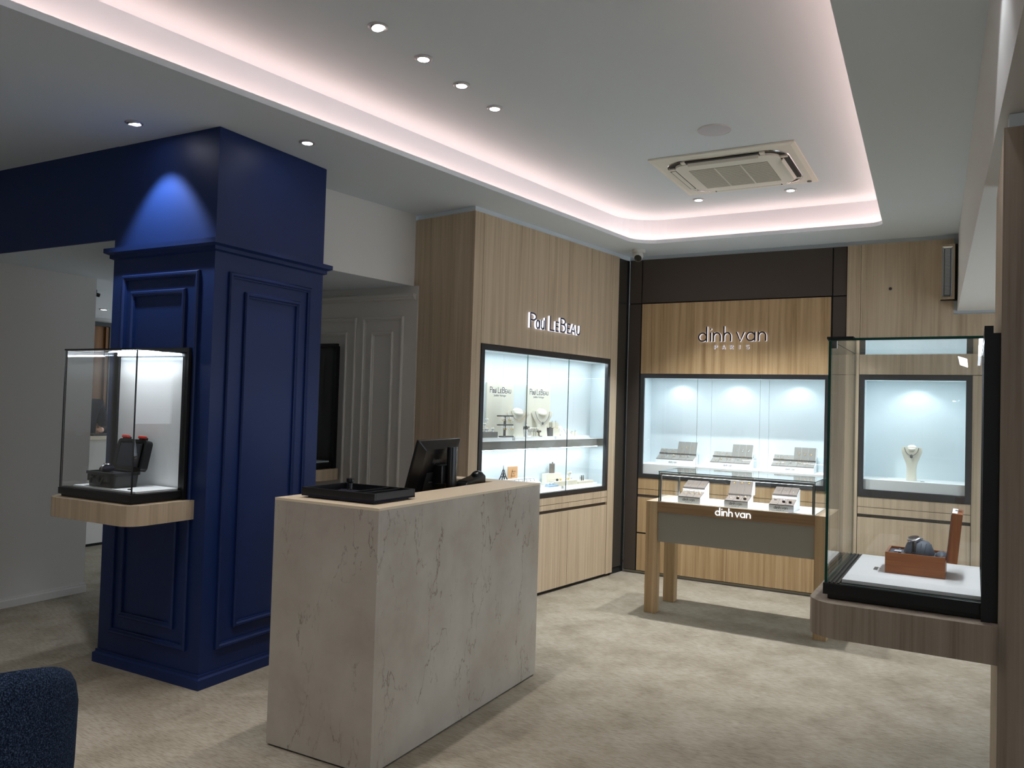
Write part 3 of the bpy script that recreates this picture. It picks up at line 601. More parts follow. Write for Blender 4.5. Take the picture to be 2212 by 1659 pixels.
# ================================================================== VITRINES ON SHELVES
def vitrine(label, loc, rz, depth, W=.60, ztop=1.785, zb=.993, shelf='oak', power=5.0, wf=.63, ws=.71, gm='glass', edge='glass_edge', bracket=False, over=.04, lit=True, zs0=None):
    t = thing('glass_showcase', label, 'showcase', loc, rz); h = W / 2; hf = wf / 2; hs = ws / 2; d = depth; zs0 = zs0 or zb - .104
    ds = d + over
    pts = [(-hs, 0)] + arcp(-hs + .09, -ds + .09, .09, 180, 270, 12) + arcp(hs - .09, -ds + .09, .09, 270, 360, 12) + [(hs, 0)]
    MB().prism(pts, zs0, zb - .001).build('shelf', shelf, t, smooth=True)
    # black tray base with stepped foot and sliding channels
    MB().box(-h + .012, h - .012, -d + .012, -.002, zb, zb + .014).box(-h, h, -d, -.002, zb + .014, zb + .048).build('base', 'black', t, bevel=.0015)
    MB().box(-h + .055, h - .03, -d + .05, -.04, zb + .049, zb + .060).build('platform', 'platform', t, bevel=.001)
    for k in (.012, .024, .036): bx('channel', 'black_frame', t, -h + .004, h - .004, -d + .004 + k, -d + .009 + k, zb + .0485, zb + .052)
    gz0, gz1 = zb + .049, ztop
    pane('glass_front', t, -h + .004, h - .004, -d + .004, -d + .012, gz0, gz1 - .009, gm, edge, 'y')
    pane('glass_side', t, -h + .004, -h + .012, -d + .014, -.042, gz0, gz1 - .009, gm, edge, 'x'); pane('glass_side', t, h - .012, h - .004, -d + .014, -.042, gz0, gz1 - .009, gm, edge, 'x')
    pane('glass_top', t, -h + .002, h - .002, -d + .002, -.042, gz1 - .008, gz1, gm, edge, 'z')
    zt = ztop + .026
    MB(Matrix.Translation((0, -.040, 0))).ring(-hf, hf, zb, zt, [(0, -.022), (0, 0), (.045, 0), (.045, -.022)]).build('front_frame', 'black', t)
    MB(Matrix.Translation((0, -.018, 0))).ring(-hf + .004, hf - .004, zb, zt - .02, [(0, -.018), (0, 0), (.06, 0), (.06, -.018)]).build('back_frame', 'black', t)
    bx('back_panel', 'platform' if lit else 'black', t, -hf + .045, hf - .045, -.026, -.019, zb + .05, zt - .045)
    if lit:
        s = MB().box(-hf + .05, hf - .05, -.052, -.043, ztop - .018, ztop - .010).build('led_strip', 'led', t)
        light('AREA', 'led_glow', s, (0, -.10, ztop - .02), power, (.9, .95, 1), (R(-20), 0, 0), shape='RECTANGLE', size=W - .08, size_y=.03)
    if bracket:
        MB().box(-.012, .032, -.0, .075, -.004, .004).build('corner_cap', 'black', t).location = (h - .026, -d, ztop)
        k = MB(); k.box(h - .03, h - .012, -d + .012, -d + .026, ztop - .03, ztop - .009); k.cyl((h - .045, -d + .02, ztop - .02), (h - .03, -d + .02, ztop - .02), .005); k.build('lock_bracket', 'mid_grey', t)
    return t
vitrine('glass showcase with the open rugged case, on rounded oak shelf of blue column', (-3.872, 2.945, 0), 0.0, .345, edge='black', gm='glass', power=1.0)
vitrine('glass showcase with the mahogany watch box, on rounded oak shelf of oak pier', (.158, 2.879, 0), R(-91.9), .455, shelf='grey_oak', power=2.3, bracket=True, zb=.990)
vitrine('dark unlit glass showcase on oak shelf against the grey panelled wall', (-4.615, 4.985, 0), 0.0, .26, ztop=1.985, zb=1.0, edge='black', gm='glass_dark', over=.02, lit=False, ws=.66, zs0=.908)

# rugged black case with red latches
t = thing('rugged_case', 'open black rugged plastic case with red latches and a watch inside', 'case', (-3.915, 2.742, 1.0535), R(-3))
cw, cd = .125, .078
def rrect(hx, hy, r, z): return [(x, y, z) for x, y in fillet([(-hx, -hy), (hx, -hy), (hx, hy), (-hx, hy)], [r] * 4, 5)]
MB().loft([rrect(cw - .01, cd - .008, .018, 0), rrect(cw - .002, cd - .002, .022, .062), rrect(cw + .006, cd + .006, .026, .066), rrect(cw + .006, cd + .006, .026, .080), rrect(cw - .008, cd - .008, .018, .080), rrect(cw - .008, cd - .008, .018, .066)]).build('body', 'plastic', t, smooth=True)
lid = MB(Matrix.Translation((0, cd + .004, .080)) @ Matrix.Rotation(R(78), 4, 'X'))
def lrect(hx, y0, y1, r, z): return [(x, y, z) for x, y in fillet([(-hx, y0), (hx, y0), (hx, y1), (-hx, y1)], [r] * 4, 5)]
lid.loft([lrect(cw - .012, .012, .158, .016, .0), lrect(cw - .012, .012, .158, .016, .012), lrect(cw + .006, .0, .172, .024, .012), lrect(cw + .004, .002, .170, .024, -.028), lrect(cw - .012, .016, .154, .016, -.036)])
lo = lid.build('lid', 'plastic', t, smooth=True)
LT = Matrix.Translation((0, cd + .004, .080)) @ Matrix.Rotation(R(78), 4, 'X')
MB(LT).box(-cw + .022, cw - .022, .022, .148, .008, .016).build('lid_foam', 'foam', lo)
for sx in (-1, 1): MB(LT).box(sx * .1 - .006, sx * .1 + .006, .02, .15, .010, .018).build('lid_rib', 'plastic_s', lo)
for sx in (-1, 1):
    k = MB(LT).box(sx * .075 - .026, sx * .075 + .02, .168, .186, -.016, .010).build('latch', 'plastic_s', t, bevel=.003)
    MB(LT).box(sx * .075 - .028, sx * .075 + .022, .178, .192, -.006, .016).build('latch_tab', 'red', k, bevel=.003)
hd = MB().tube([(-.05, -cd, .055), (-.05, -cd - .014, .045), (-.045, -cd - .016, .02), (.045, -cd - .016, .02), (.05, -cd - .014, .045), (.05, -cd, .055)], .006).build('handle', 'plastic_s', t, smooth=True)
for sx in (-1, 1): bx('latch_seat', 'plastic_s', t, sx * .075 - .02, sx * .075 + .02, -cd - .010, -cd, .03, .064, .003)
MB(Matrix.Translation((.0, -cd - .002, .045)) @ Matrix.Rotation(R(90), 4, 'X')).lathe([(.016, 0), (.016, .008), (.008, .011), (.001, .011)], seg=18).build('pressure_valve', 'plastic', t, smooth=True)
MB().box(-cw + .015, cw - .015, -cd + .015, cd - .015, .05, .070).build('foam_insert', 'foam', t)
t = thing('wristwatch', 'steel wristwatch resting in the foam of the rugged case', 'watch', (-3.96, 2.735, 1.1325), R(20))
MB().ball((0, 0, .012), .034, .045, .02).build('cushion', 'fabric', t, smooth=True)
MB(Matrix.Translation((0, 0, .032))).lathe([(.02, 0), (.021, .004), (.018, .008), (.001, .008)], seg=20).build('watch_head', 'silver', t, smooth=True)
MB().tube([(.0, .046 * math.cos(a), .010 + .026 * math.sin(a)) for a in [R(-20 + k * 20) for k in range(12)]], .007, 6).build('strap', 'onyx', t, smooth=True)
tag(MB().box(-.05, .04, -.03, .03, 0, .003).build('leaflet', 'navy'), 'small dark leaflet lying beside the rugged case', 'leaflet').location = (-4.09, 2.80, 1.0532)
tag(MB().lathe([(.012, 0), (.012, .004), (.001, .006)], seg=14).build('rubber_button', 'plastic_s', smooth=True), 'small black button lying on the white platform before the rugged case', 'button').location = (-3.70, 2.69, 1.0532)

# mahogany watch box with watch
EZ = 1.0505
t = thing('watch_box', 'open mahogany watch box with upright lid in the pier showcase', 'box', (-.148, 2.816, EZ), R(-1.9))
MB().box(0, .17, 0, .008, 0, .066).box(0, .17, .142, .15, 0, .066).box(0, .008, .008, .142, 0, .066).box(.162, .17, .008, .142, 0, .066).build('body', 'mahogany', t, bevel=.001)
MB().box(.008, .162, .008, .142, .0, .058).build('lining', 'satin', t)
for a in (.03, .055, .08, .105, .13): MB().cyl((a, .012, .0575), (a + .003, .138, .0575), .004, seg=8).build('lining_fold', 'satin', t, smooth=True)
lidm = MB(Matrix.Translation((.172, 0, .052)) @ Matrix.Rotation(R(5), 4, 'Y'))
lidm.box(0, .030, 0, .15, 0, .155); lo = lidm.build('lid', 'mahogany_v', t, bevel=.0015)
MB(Matrix.Translation((.172, 0, .052)) @ Matrix.Rotation(R(5), 4, 'Y')).box(-.0015, 0, .006, .144, .006, .149).build('lid_lining', 'satin', lo)
MB(Matrix.Translation((.172, 0, .052)) @ Matrix.Rotation(R(5), 4, 'Y')).box(.001, .015, .004, .146, .1551, .1557).build('lid_inlay', 'platform', lo)
MB(Matrix.Translation((.172, 0, .052)) @ Matrix.Rotation(R(5), 4, 'Y')).box(.008, .026, .06, .078, .1555, .159).build('clasp', 'chrome', lo)
MB().ball((.158, .05, .062), .018, .04, .016).build('satin_tab', 'satin', t, smooth=True)
MB().box(.022, .042, .055, .085, .0625, .0632).build('card', 'speaker', t)
t = thing('wristwatch', 'steel wristwatch with dark strap on slate cushion in the mahogany box', 'watch', (-.052, 2.880, 1.1135), R(-1.9))
cu = MB(); loops = []
for k in range(11):
    a = k / 10; x = -.044 + a * .088; s_ = math.sqrt(max(.03, 1 - abs(2 * a - 1) ** 2.6))
    loops.append([(x, .040 * s_ * math.cos(R(q)) * (1 + .03 * math.sin(k * 2.6)), .044 * s_ * math.sin(R(q)) * (1 + .03 * math.sin(k * 2.6))) for q in range(0, 181, 12)])
cu.loft(loops); cu.build('cushion', 'satin', t, smooth=True)
for k in range(5):
    x = -.024 + k * .014
    MB().tube([(x + .004 * math.sin(R(q)), -.0395 * math.cos(R(q)), .0432 * math.sin(R(q))) for q in range(4, 60, 8)], .0018, 6).build('pleat', 'satin', t, smooth=True)
q = Matrix.Translation((-.014, -.008, .040)) @ Matrix.Rotation(R(-10), 4, 'Y') @ Matrix.Rotation(R(12), 4, 'X')
h = MB(q).lathe([(.019, 0), (.0205, .003), (.0205, .008), (.017, .0105), (.001, .0105)], seg=26).build('watch_head', 'silver', t, smooth=True)
MB(q).lathe([(.0155, .0106), (.001, .0109)], seg=24).build('dial', 'onyx', h)
MB(q).cyl((.0205, 0, .005), (.026, 0, .005), .003, seg=10).build('crown', 'silver', h)
MB().tube([(-.012 + .0, .043 * math.cos(q_), .003 + .044 * math.sin(q_)) for q_ in [R(5 + i * 17) for i in range(11)]], .006, 6).build('strap', 'onyx', t, smooth=True)
t = thing('price_tag', 'tiny folded price tag lying on white platform left of the watch box', 'tag', (-.178, 2.845, EZ), R(-20))
MB(Matrix.Rotation(R(-60), 4, 'X')).box(-.006, .006, -.0005, .0005, .0, .014).build('card', 'mid_grey', t); MB().tube([(.0, .012, .007), (.002, .018, .006), (.006, .026, .002)], .0006, 5).build('string', 'ink', t)

# ================================================================== MARBLE COUNTER
ct = thing('marble_counter', 'beige grey marble clad sales counter with inset worktop', 'counter', (-2.045, 2.645, 0), R(-.3))
zc = 1.105
bx('front_slab', 'marble', ct, -.59, 0, 0, .02, .008, zc - .012, .0008)
bx('side_slab', 'marble', ct, -.02, -.0002, .0203, 1.495, .008, zc - .012, .0008)
bx('end_slab', 'marble', ct, -.59, -.0205, 1.475, 1.495, .008, zc - .012, .0008)
bx('plinth', 'gap', ct, -.58, -.01, .012, 1.485, 0, .03)
bx('lower_desk', 'oak_h', ct, -.588, -.022, .022, 1.473, .72, .75); bx('well_side', 'gold_oak', ct, -.262, -.24, .50, 1.37, .75, zc - .012)
bx('well_side', 'gold_oak', ct, -.588, -.263, 1.36, 1.38, .75, zc - .012); bx('well_side', 'gold_oak', ct, -.588, -.263, .49, .51, .75, zc - .012)
MB().prism([(-.588, .003), (-.003, .003), (-.003, 1.492), (-.588, 1.492), (-.588, 1.36), (-.24, 1.36), (-.24, .51), (-.588, .51)], zc - .011, zc).build('worktop', 'leather', ct, bevel=.001)
MB().box(-.5895, -.001, .0, .003, zc - .0115, zc).box(-.003, 0, .0031, 1.494, zc - .0115, zc).build('edge_band', 'edge_light', ct)
# tray
t = thing('presentation_tray', 'black presentation tray with divided compartments on the marble counter', 'tray', (-2.552, 2.728, zc + .0005), R(-.5))
tw, td = .42, .295
bx('foot', 'plastic_s', t, .022, tw - .022, .02, td - .02, 0, .008)
MB().box(0, tw, 0, td, .008, .016).build('bottom', 'fabric', t)
MB().box(0, tw, 0, .012, .016, .046).box(0, tw, td - .012, td, .016, .046).box(0, .012, .012, td - .012, .016, .046).box(tw - .012, tw, .012, td - .012, .016, .046).build('rim', 'plastic', t, bevel=.0012)
bx('divider', 'plastic', t, .272, .280, .0125, td - .0125, .016, .044); bx('divider', 'plastic', t, .338, .346, .0125, td - .0125, .016, .044)
t = thing('magnifier_stand', 'small black cylindrical stand standing in the tray', 'stand', (-2.44, 2.93, zc + .0167))
MB().lathe([(.02, 0), (.013, .012), (.012, .042), (.018, .048), (.018, .062), (.014, .064), (.001, .064)], seg=20).build('body', 'plastic_s', t, smooth=True)
cl = MB(); gx, gy = 14, 8; vs = []; fs = []
for j in range(gy):
    for i in range(gx):
        e = min(i, gx - 1 - i, j, gy - 1 - j); vs.append((i * .012, j * .012, (.0 if e == 0 else .006 + random.random() * .014)))
for j in range(gy - 1):
    for i in range(gx - 1): a = j * gx + i; fs.append((a, a + 1, a + gx + 1, a + gx))
o = cl.add(vs, fs).build('polishing_cloth', 'fabric', smooth=True); o.location = (-2.45, 2.80, zc + .018); tag(o, 'crumpled charcoal cloth lying in the black tray', 'cloth')
# monitor
t = thing('computer_monitor', 'black computer monitor seen from behind on the marble counter', 'monitor', (-2.475, 3.67, .7505), R(93))
# local x along world +Y, local -y towards world +X (the back of the monitor faces the customer)
TQ = Matrix.Translation((0, 0, .40)) @ Matrix.Rotation(R(15), 4, 'X')
hw, hh = .225, .205
def mon(ix, iz0, iz1, y): return [(-hw + ix, y, -hh + iz0), (hw - ix, y, -hh + iz0), (hw - ix, y, hh - iz1), (-hw + ix, y, hh - iz1)]
MB(TQ).loft([mon(0, 0, 0, .022), mon(0, 0, 0, .008), mon(.004, .004, .004, .004), mon(.05, .04, .045, -.024), mon(.07, .06, .07, -.026)]).build('housing', 'plastic_s', t, bevel=.004)
MB(TQ).box(-hw + .012, hw - .012, .0221, .0235, -hh + .02, hh - .012).build('screen', 'screen', t)
MB(TQ).box(-.12, .12, -.031, -.0262, -.15, .03).build('connector_bay', 'gap', t, bevel=.003)
MB(TQ).box(-.08, .05, -.034, -.0312, -.03, -.022).build('port', 'mid_grey', t)
text_mesh('iiyama', .040, 'taupe_d', t, (0, 0, 0), 'maker_mark').matrix_local = TQ @ Matrix.Translation((-.085, -.0275, .085)) @ Matrix.Shear('XZ', 4, (.2, 0))
MB().loft([[(.03 + .034 * math.cos(a), -.105 + .026 * math.sin(a), z) for a in [2 * math.pi * i / 20 for i in range(20)]] for z in (.02, .30, .555, .56)]).build('stand_column', 'plastic_s', t, smooth=True)
MB().box(-.05, .09, -.09, -.03, .36, .46).build('mount_arm', 'plastic_s', t, bevel=.004)
MB().loft([[(.03 + .13 * math.cos(a), -.03 + .10 * math.sin(a), z) for a in [2 * math.pi * i / 28 for i in range(28)]] for z in (0, .012, .02)]).build('stand_foot', 'plastic_s', t, smooth=True)
for k in (-.02, .02): MB().tube([(k - .02, -.055, .30), (k - .03, -.10, .24), (k - .04, -.11, .12), (k - .06, -.02, .03)], .006).build('cable', 'mid_grey', t, smooth=True)
# telephone
t = thing('card_terminal', 'black wedge-shaped card terminal with bulbous end beside the monitor', 'card terminal', (-2.350, 3.765, zc - .052), R(90))
MB().loft([[(x, -.04, 0), (x, .04, 0), (x, .04, z), (x, -.04, z)] for x, z in ((0, .045), (.02, .062), (.16, .085), (.19, .10), (.215, .085))]).build('body', 'plastic_s', t, smooth=True, bevel=.006)
MB().ball((.186, 0, .088), .038, .036, .026).build('scanner_head', 'plastic_s', t, smooth=True)
MB(Matrix.Translation((.09, 0, .0745)) @ Matrix.Rotation(R(-9), 4, 'Y')).box(-.065, .06, -.03, .03, 0, .002).build('keypad', 'screen', t)
bx('cradle', 'gap', t, .085, .18, -.03, .03, -.302, .001)

# ================================================================== DISPLAY TABLE
tb = thing('display_table', 'oak display table with steel apron, glass vitrine and lit dinh van letters', 'table', (-1.972, 5.861, 0), R(-1.7))
TL, TD, TZ, LG = 1.312, .52, .849, .088
for x0 in (0, TL - LG):
    for y0 in (0, TD - LG): bx('leg', 'gold_oak', tb, x0, x0 + LG, y0, y0 + LG, 0, TZ - .001, .0012)
bx('front_rail', 'gold_oak_h', tb, LG + .0005, TL - LG - .0005, 0, .03, .772, TZ - .001, .001); bx('back_rail', 'gold_oak_h', tb, LG + .0005, TL - LG - .0005, TD - .03, TD, .60, TZ - .001)
for x0 in (0.004, TL - .034): bx('side_rail', 'gold_oak', tb, x0, x0 + .03, LG + .0005, TD - LG - .0005, .60, TZ - .001)
bx('apron', 'steel', tb, LG + .004, TL - LG - .001, .014, .022, .546, .7715)
bx('vitrine_floor', 'platform', tb, LG + .004, TL - LG - .004, .032, TD - .034, TZ - .012, TZ + .004)
MB().box(0, LG + .004, 0, TD, TZ - .001, TZ + .0005).box(TL - LG - .004, TL, 0, TD, TZ - .001, TZ + .0005).box(LG, TL - LG, 0, .032, TZ - .001, TZ + .0005).box(LG, TL - LG, TD - .034, TD, TZ - .001, TZ + .0005).build('table_top', 'oak_h', tb)
gx0, gx1, gy0, gy1, gz0, gz1 = .09, 1.222, .012, TD - .03, TZ + .001, 1.082
pane('glass_front', tb, gx0, gx1, gy0, gy0 + .006, gz0, gz1 - .007, 'glass_wall'); pane('glass_back', tb, gx0, gx1, gy1 - .006, gy1, gz0, gz1 - .007, 'glass_wall')
pane('glass_side', tb, gx0, gx0 + .006, gy0 + .007, gy1 - .007, gz0, gz1 - .007, 'glass_wall', 'glass_edge', 'x'); pane('glass_side', tb, gx1 - .006, gx1, gy0 + .007, gy1 - .007, gz0, gz1 - .007, 'glass_wall', 'glass_edge', 'x')
pane('glass_top', tb, gx0 - .002, gx1 + .002, gy0 - .002, gy1 + .002, gz1 - .006, gz1, 'glass_wall', 'glass_edge', 'z')
for x in (gx0 + .008, gx1 - .020): bx('post', 'mid_grey', tb, x, x + .012, gy0 + .008, gy0 + .020, gz0 + .004, gz1 - .03)
bx('post', 'chrome', tb, gx0 + .008, gx0 + .02, gy1 - .02, gy1 - .008, gz0 + .004, gz1 - .01)
lb = bx('light_bar', 'chrome', tb, gx0 + .008, gx1 - .008, gy0 + .008, gy0 + .026, gz1 - .030, gz1 - .012)
bx('led_strip', 'led_in', lb, gx0 + .02, gx1 - .02, gy0 + .026, gy0 + .029, gz1 - .032, gz1 - .024)
light('AREA', 'led_glow', lb, ((gx0 + gx1) / 2, gy0 + .036, gz1 - .034), .95, (.97, .98, 1), (R(32), 0, 0), shape='RECTANGLE', size=1.06, size_y=.012)
ts = thing('table_sign', 'glowing white dinh van letters on the front rail of the display table', 'sign', (-1.972, 5.861, 0), R(-1.7))
xh = .0347
for ch, p in DV: glyph(ch, .534 + p * xh * 1.0, .7885, xh, xh, .0062, -.006, -.0003, G).build('letter', 'letter_white', ts)

# ================================================================== JEWELLERY DISPLAYS
def loc_in(origin, rz, x, y, z): 
    return (origin[0] + x * math.cos(rz) - y * math.sin(rz), origin[1] + x * math.sin(rz) + y * math.cos(rz), origin[2] + z)
def pad_row(t, name, mat, x0, x1, n, y0, z0, y1, z1, th=.006):
    w_ = (x1 - x0) / n
    for i in range(n):
        a, b = x0 + i * w_ + .0008, x0 + (i + 1) * w_ - .0008
        MB().add([(a, y0, z0), (b, y0, z0), (b, y1, z1), (a, y1, z1), (a, y0, z0 + th), (b, y0, z0 + th), (b, y1, z1 + th), (a, y1, z1 + th)],
                 [(0, 3, 2, 1), (4, 5, 6, 7), (0, 1, 5, 4), (1, 2, 6, 5), (2, 3, 7, 6), (3, 0, 4, 7)]).build(name, mat, t)
def step_display(label, loc, rz, W, lip, prof, tall=None, mat='taupe', side='white', nf=4, nb=3, group=None):
    # prof: front pad (y0,z0)-(y1,z1), back pad (y2,z2)-(y3,z3); tall = (x0, y, z) of the raised panel
    (y0, z0), (y1, z1), (y2, z2), (y3, z3) = prof
    t = thing('jewellery_display', label, 'display stand', loc, rz, group)
    MB().prism([(0, 0), (y3, 0), (y3, z3 - .004), (y2, z2 - .004), (y2, z1 - .001), (y1, z1 - .001), (y0, z0 - .0), (0, lip)], 0, W if not tall else W, 'x').build('base', 'platform', t)
    if tall:
        x0, ty, tz = tall
        MB().prism([(y2, z2 - .004), (ty + .03, z2 - .004), (ty + .03, tz), (ty, tz)], x0, W, 'x').build('riser', 'platform', t)
    pad_row(t, 'pad', mat, .003, W - .003, nf, y0 + .002, z0, y1, z1)
    bx('pad_edge', 'taupe_d', t, .001, W - .001, y2 - .003, y2 + .001, z2 - .006, z2 + .002)
    bx('pad_edge', 'taupe_d', t, .001, W - .001, y0 - .0005, y0 + .003, z0 + .001, z0 + .004)
    if tall:
        x0, ty, tz = tall
        if x0 > .01: pad_row(t, 'pad', mat, .003, x0, nb, y2 + .001, z2, y3, z3)
        pad_row(t, 'pad', mat, x0, W - .003, 3, y2 + .001, z2, ty, tz)
    else: pad_row(t, 'pad', mat, .003, W - .003, nb, y2 + .001, z2, y3, z3)
    return t
RINGM = MB().tube([(.0085 * math.cos(a), 0, .0085 * math.sin(a)) for a in [2 * math.pi * i / 14 for i in range(14)]], .0014, 6, True)
def jewel(kind, loc, rz, label, group, mat='gold', s=1.0, tilt=0.0):
    if kind == 'ring':
        t = thing('ring', label, 'ring', loc, rz, group)
        MB(Matrix.Rotation(tilt, 4, 'X') @ Matrix.Scale(s, 4)).tube([(.0085 * math.cos(a), 0, .0085 + .0085 * math.sin(a)) for a in [2 * math.pi * i / 14 for i in range(14)]], .0014, 6, True).build('band', mat, t, smooth=True)
        MB(Matrix.Rotation(tilt, 4, 'X') @ Matrix.Scale(s, 4)).ball((0, 0, .019), .0035, seg=8, rings=5).build('stone', 'silver' if mat == 'gold' else 'platform', t)
    elif kind == 'block':      # ring on a dark cube
        t = thing('ring', label, 'ring', loc, rz, group)
        MB().loft([rrect(.010, .008, .003, 0), rrect(.010, .008, .003, .010), rrect(.006, .005, .002, .012)]).build('ring_cone', 'onyx', t, smooth=True)
        MB(Matrix.Translation((0, 0, .012))).tube([(.008 * math.cos(a), .002, .007 * math.sin(a)) for a in [2 * math.pi * i / 14 for i in range(14)]], .0014, 6, True).build('band', mat, t, smooth=True)
    elif kind == 'pendant':    # fine chain laid on a sloping pad, with a pendant
        t = thing('necklace', label, 'necklace', loc, rz, group)
        q = Matrix.Rotation(tilt, 4, 'X') @ Matrix.Scale(s, 4)
        MB(q).tube([(-.013, -.001, .030), (-.010, -.001, .016), (-.004, -.001, .006), (0, -.001, .003), (.004, -.001, .006), (.010, -.001, .016), (.013, -.001, .030)], .0008, 5).build('chain', mat, t, smooth=True)
        MB(q).ball((0, -.002, .001), .0042, .0015, .0035, seg=10, rings=6).build('pendant', mat, t, smooth=True)
    elif kind == 'cuff':       # open bangle standing up
        t = thing('bangle', label, 'bangle', loc, rz, group)
        MB().tube([(.024 * s * math.cos(a), 0, .021 * s + .020 * s * math.sin(a)) for a in [R(-70 + i * 20) for i in range(17)]], .0011, 6).build('wire', mat, t, smooth=True)
        MB().ball((.008 * s, 0, .0015), .003, seg=8, rings=5).build('clasp', mat, t)
    elif kind == 'earring':
        t = thing('earring', label, 'earring', loc, rz, group)
        MB().prism([(-.009, -.018), (.009, -.018), (.007, -.006), (.002, 0), (-.002, 0), (-.007, -.006)], -.0006, .0006, 'y').build('card', 'platform', t)
        MB().ball((0, -.002, -.027), .0075, .002, .0075, seg=10, rings=6).build('drop', mat, t, smooth=True)
    return t

# three wide displays in the dinh van wall case
PR = [(0.0, .046), (.10, .083), (.102, .100), (.152, .135)]
DVL = [('stepped grey suede display nearest the dark corner strip in the dinh van wall case', -2.372), ('stepped grey suede display in the middle of the dinh van wall case', -1.856), ('stepped grey suede display at the pale oak end of the dinh van wall case', -1.312)]
for i, (lb, x) in enumerate(DVL):
    y = 7.292 - (x + 2.128) * .0119 - .0
    o = (x, y, 1.0366)
    t = step_display(lb, o, BR_, .362, .044, PR, tall=(.175, .150, .208), mat='taupe_l', nf=5, nb=3)
    dv_print(.125, .016, .0108, .0022, -.0006, -.0001, True).build('print', 'ink', t)
    nm = ('corner-side', 'middle', 'oak-side')[i]; gp_ = 'jewels on the %s display of the wall case' % nm
    for k, px in enumerate((.215, .267, .32)):
        jewel('pendant', loc_in(o, BR_, px, .117, .150), BR_, 'fine gold necklace on raised panel of the %s wall display' % nm, gp_ + ' panel', 'gold' if i != 1 else 'silver', .9, R(-24))
    for k, px in enumerate((.09, .16, .245, .30)):
        jewel(('cuff', 'ring', 'cuff', 'ring')[(k + i) % 4], loc_in(o, BR_, px, .05, .071), BR_, ('thin gold bangle' if (k + i) % 2 == 0 else 'small gold ring') + ' on the front pad of the %s wall display' % nm, gp_ + (' bangles' if (k + i) % 2 == 0 else ' rings'), 'gold' if (k + i) % 3 else 'silver')
    for k, px in enumerate((.04, .085, .13)):
        jewel('ring', loc_in(o, BR_, px, .122, .122), BR_, 'tiny ring on the rear low pads of the %s wall display' % nm, gp_ + ' rear pads', 'gold', .6)
    jewel('pendant', loc_in(o, BR_, .045, .03, .062), BR_, 'short gold chain on the first front pad of the %s wall display' % nm, None, 'gold', .9, R(-60))

# three displays inside the table vitrine
TZ2 = TZ + .0045
PT = [(0.0, .042), (.115, .074), (.118, .106), (.235, .148)]
for i, (lb, x, y, tall) in enumerate((('taupe suede display with gold bangles at the left of the table vitrine', -1.737, 5.868, None), ('tall taupe suede display with three necklaces in the table vitrine', -1.386, 5.842, (.0, .190, .205)), ('taupe suede display with dark stone rings at the right of the table vitrine', -1.067, 5.862, None))):
    o = (x, 5.861 - .0297 * (x + 1.972) + .042, TZ2)
    t = step_display(lb, o, R(-1.7), .172, .040, PT if not tall else [(0.0, .042), (.115, .070), (.118, .082), (.160, .12)], tall, 'taupe', nf=3, nb=3)
    dv_print(.036, .0170, .0128, .0026, -.0006, -.0001, True).build('print', 'ink', t)
    A = R(-1.7)
    if i == 0:
        for px, k in ((.035, 'cuff'), (.085, 'cuff'), (.125, 'cuff'), (.152, 'ring')):
            jewel(k, loc_in(o, A, px, .06, .064), A, ('gold wire bangle' if k == 'cuff' else 'thin gold ring') + ' on front pads of the bangle display', 'bangles in the table vitrine' if k == 'cuff' else None, 'gold', .85)
        for px in (.03, .085, .14): jewel('pendant', loc_in(o, A, px, .16, .128), A, 'small gold pendant on back pads of the bangle display', 'pendants on the bangle display', 'gold', .8, R(-68))
    elif i == 1:
        for px in (.033, .087, .141): jewel('pendant', loc_in(o, A, px, .165, .165), A, 'gold link necklace on the tall panel in the table vitrine', 'necklaces on the tall table display', 'gold', 1.5, R(-27))
        jewel('cuff', loc_in(o, A, .03, .06, .06), A, 'pearl white bangle on the tall table display', None, 'silver', .5)
        for px, py in ((.088, .045), (.141, .04)): jewel('block', loc_in(o, A, px, py, .060), A, 'ring on dark cone before the necklaces of the table vitrine', 'cone rings on the tall table display', 'gold')
        for px, py in ((.084, .09), (.146, .085)): jewel('cuff', loc_in(o, A, px, py, .069), A, 'silver bangle standing before the necklaces of the table vitrine', 'silver bangles on the tall table display', 'silver', .5)
    else:
        for px, py, m_ in ((.03, .085, 'silver'), (.095, .045, 'silver'), (.14, .04, 'gold')): jewel('block', loc_in(o, A, px, py, .062), A, 'dark stone ring on front pads of the right table display', 'dark stone rings', m_)
        jewel('pendant', loc_in(o, A, .055, .03, .056), A, 'silver pendant on front pads of the right table display', None, 'silver', .7, R(-70))
        for px in (.03, .085, .14): jewel('pendant', loc_in(o, A, px, .16, .128), A, 'small silver pendant on back pads of the right table display', 'pendants on the right table display', 'silver', .8, R(-68))
t = thing('price_card', 'small white price card with dark print lying at the vitrine corner', 'card', (-.93, 5.843, TZ2), R(-4))
MB().box(0, .075, 0, .02, 0, .001).build('card', 'speaker', t); MB().box(.006, .068, .006, .012, .001, .0013).build('print', 'ink', t)

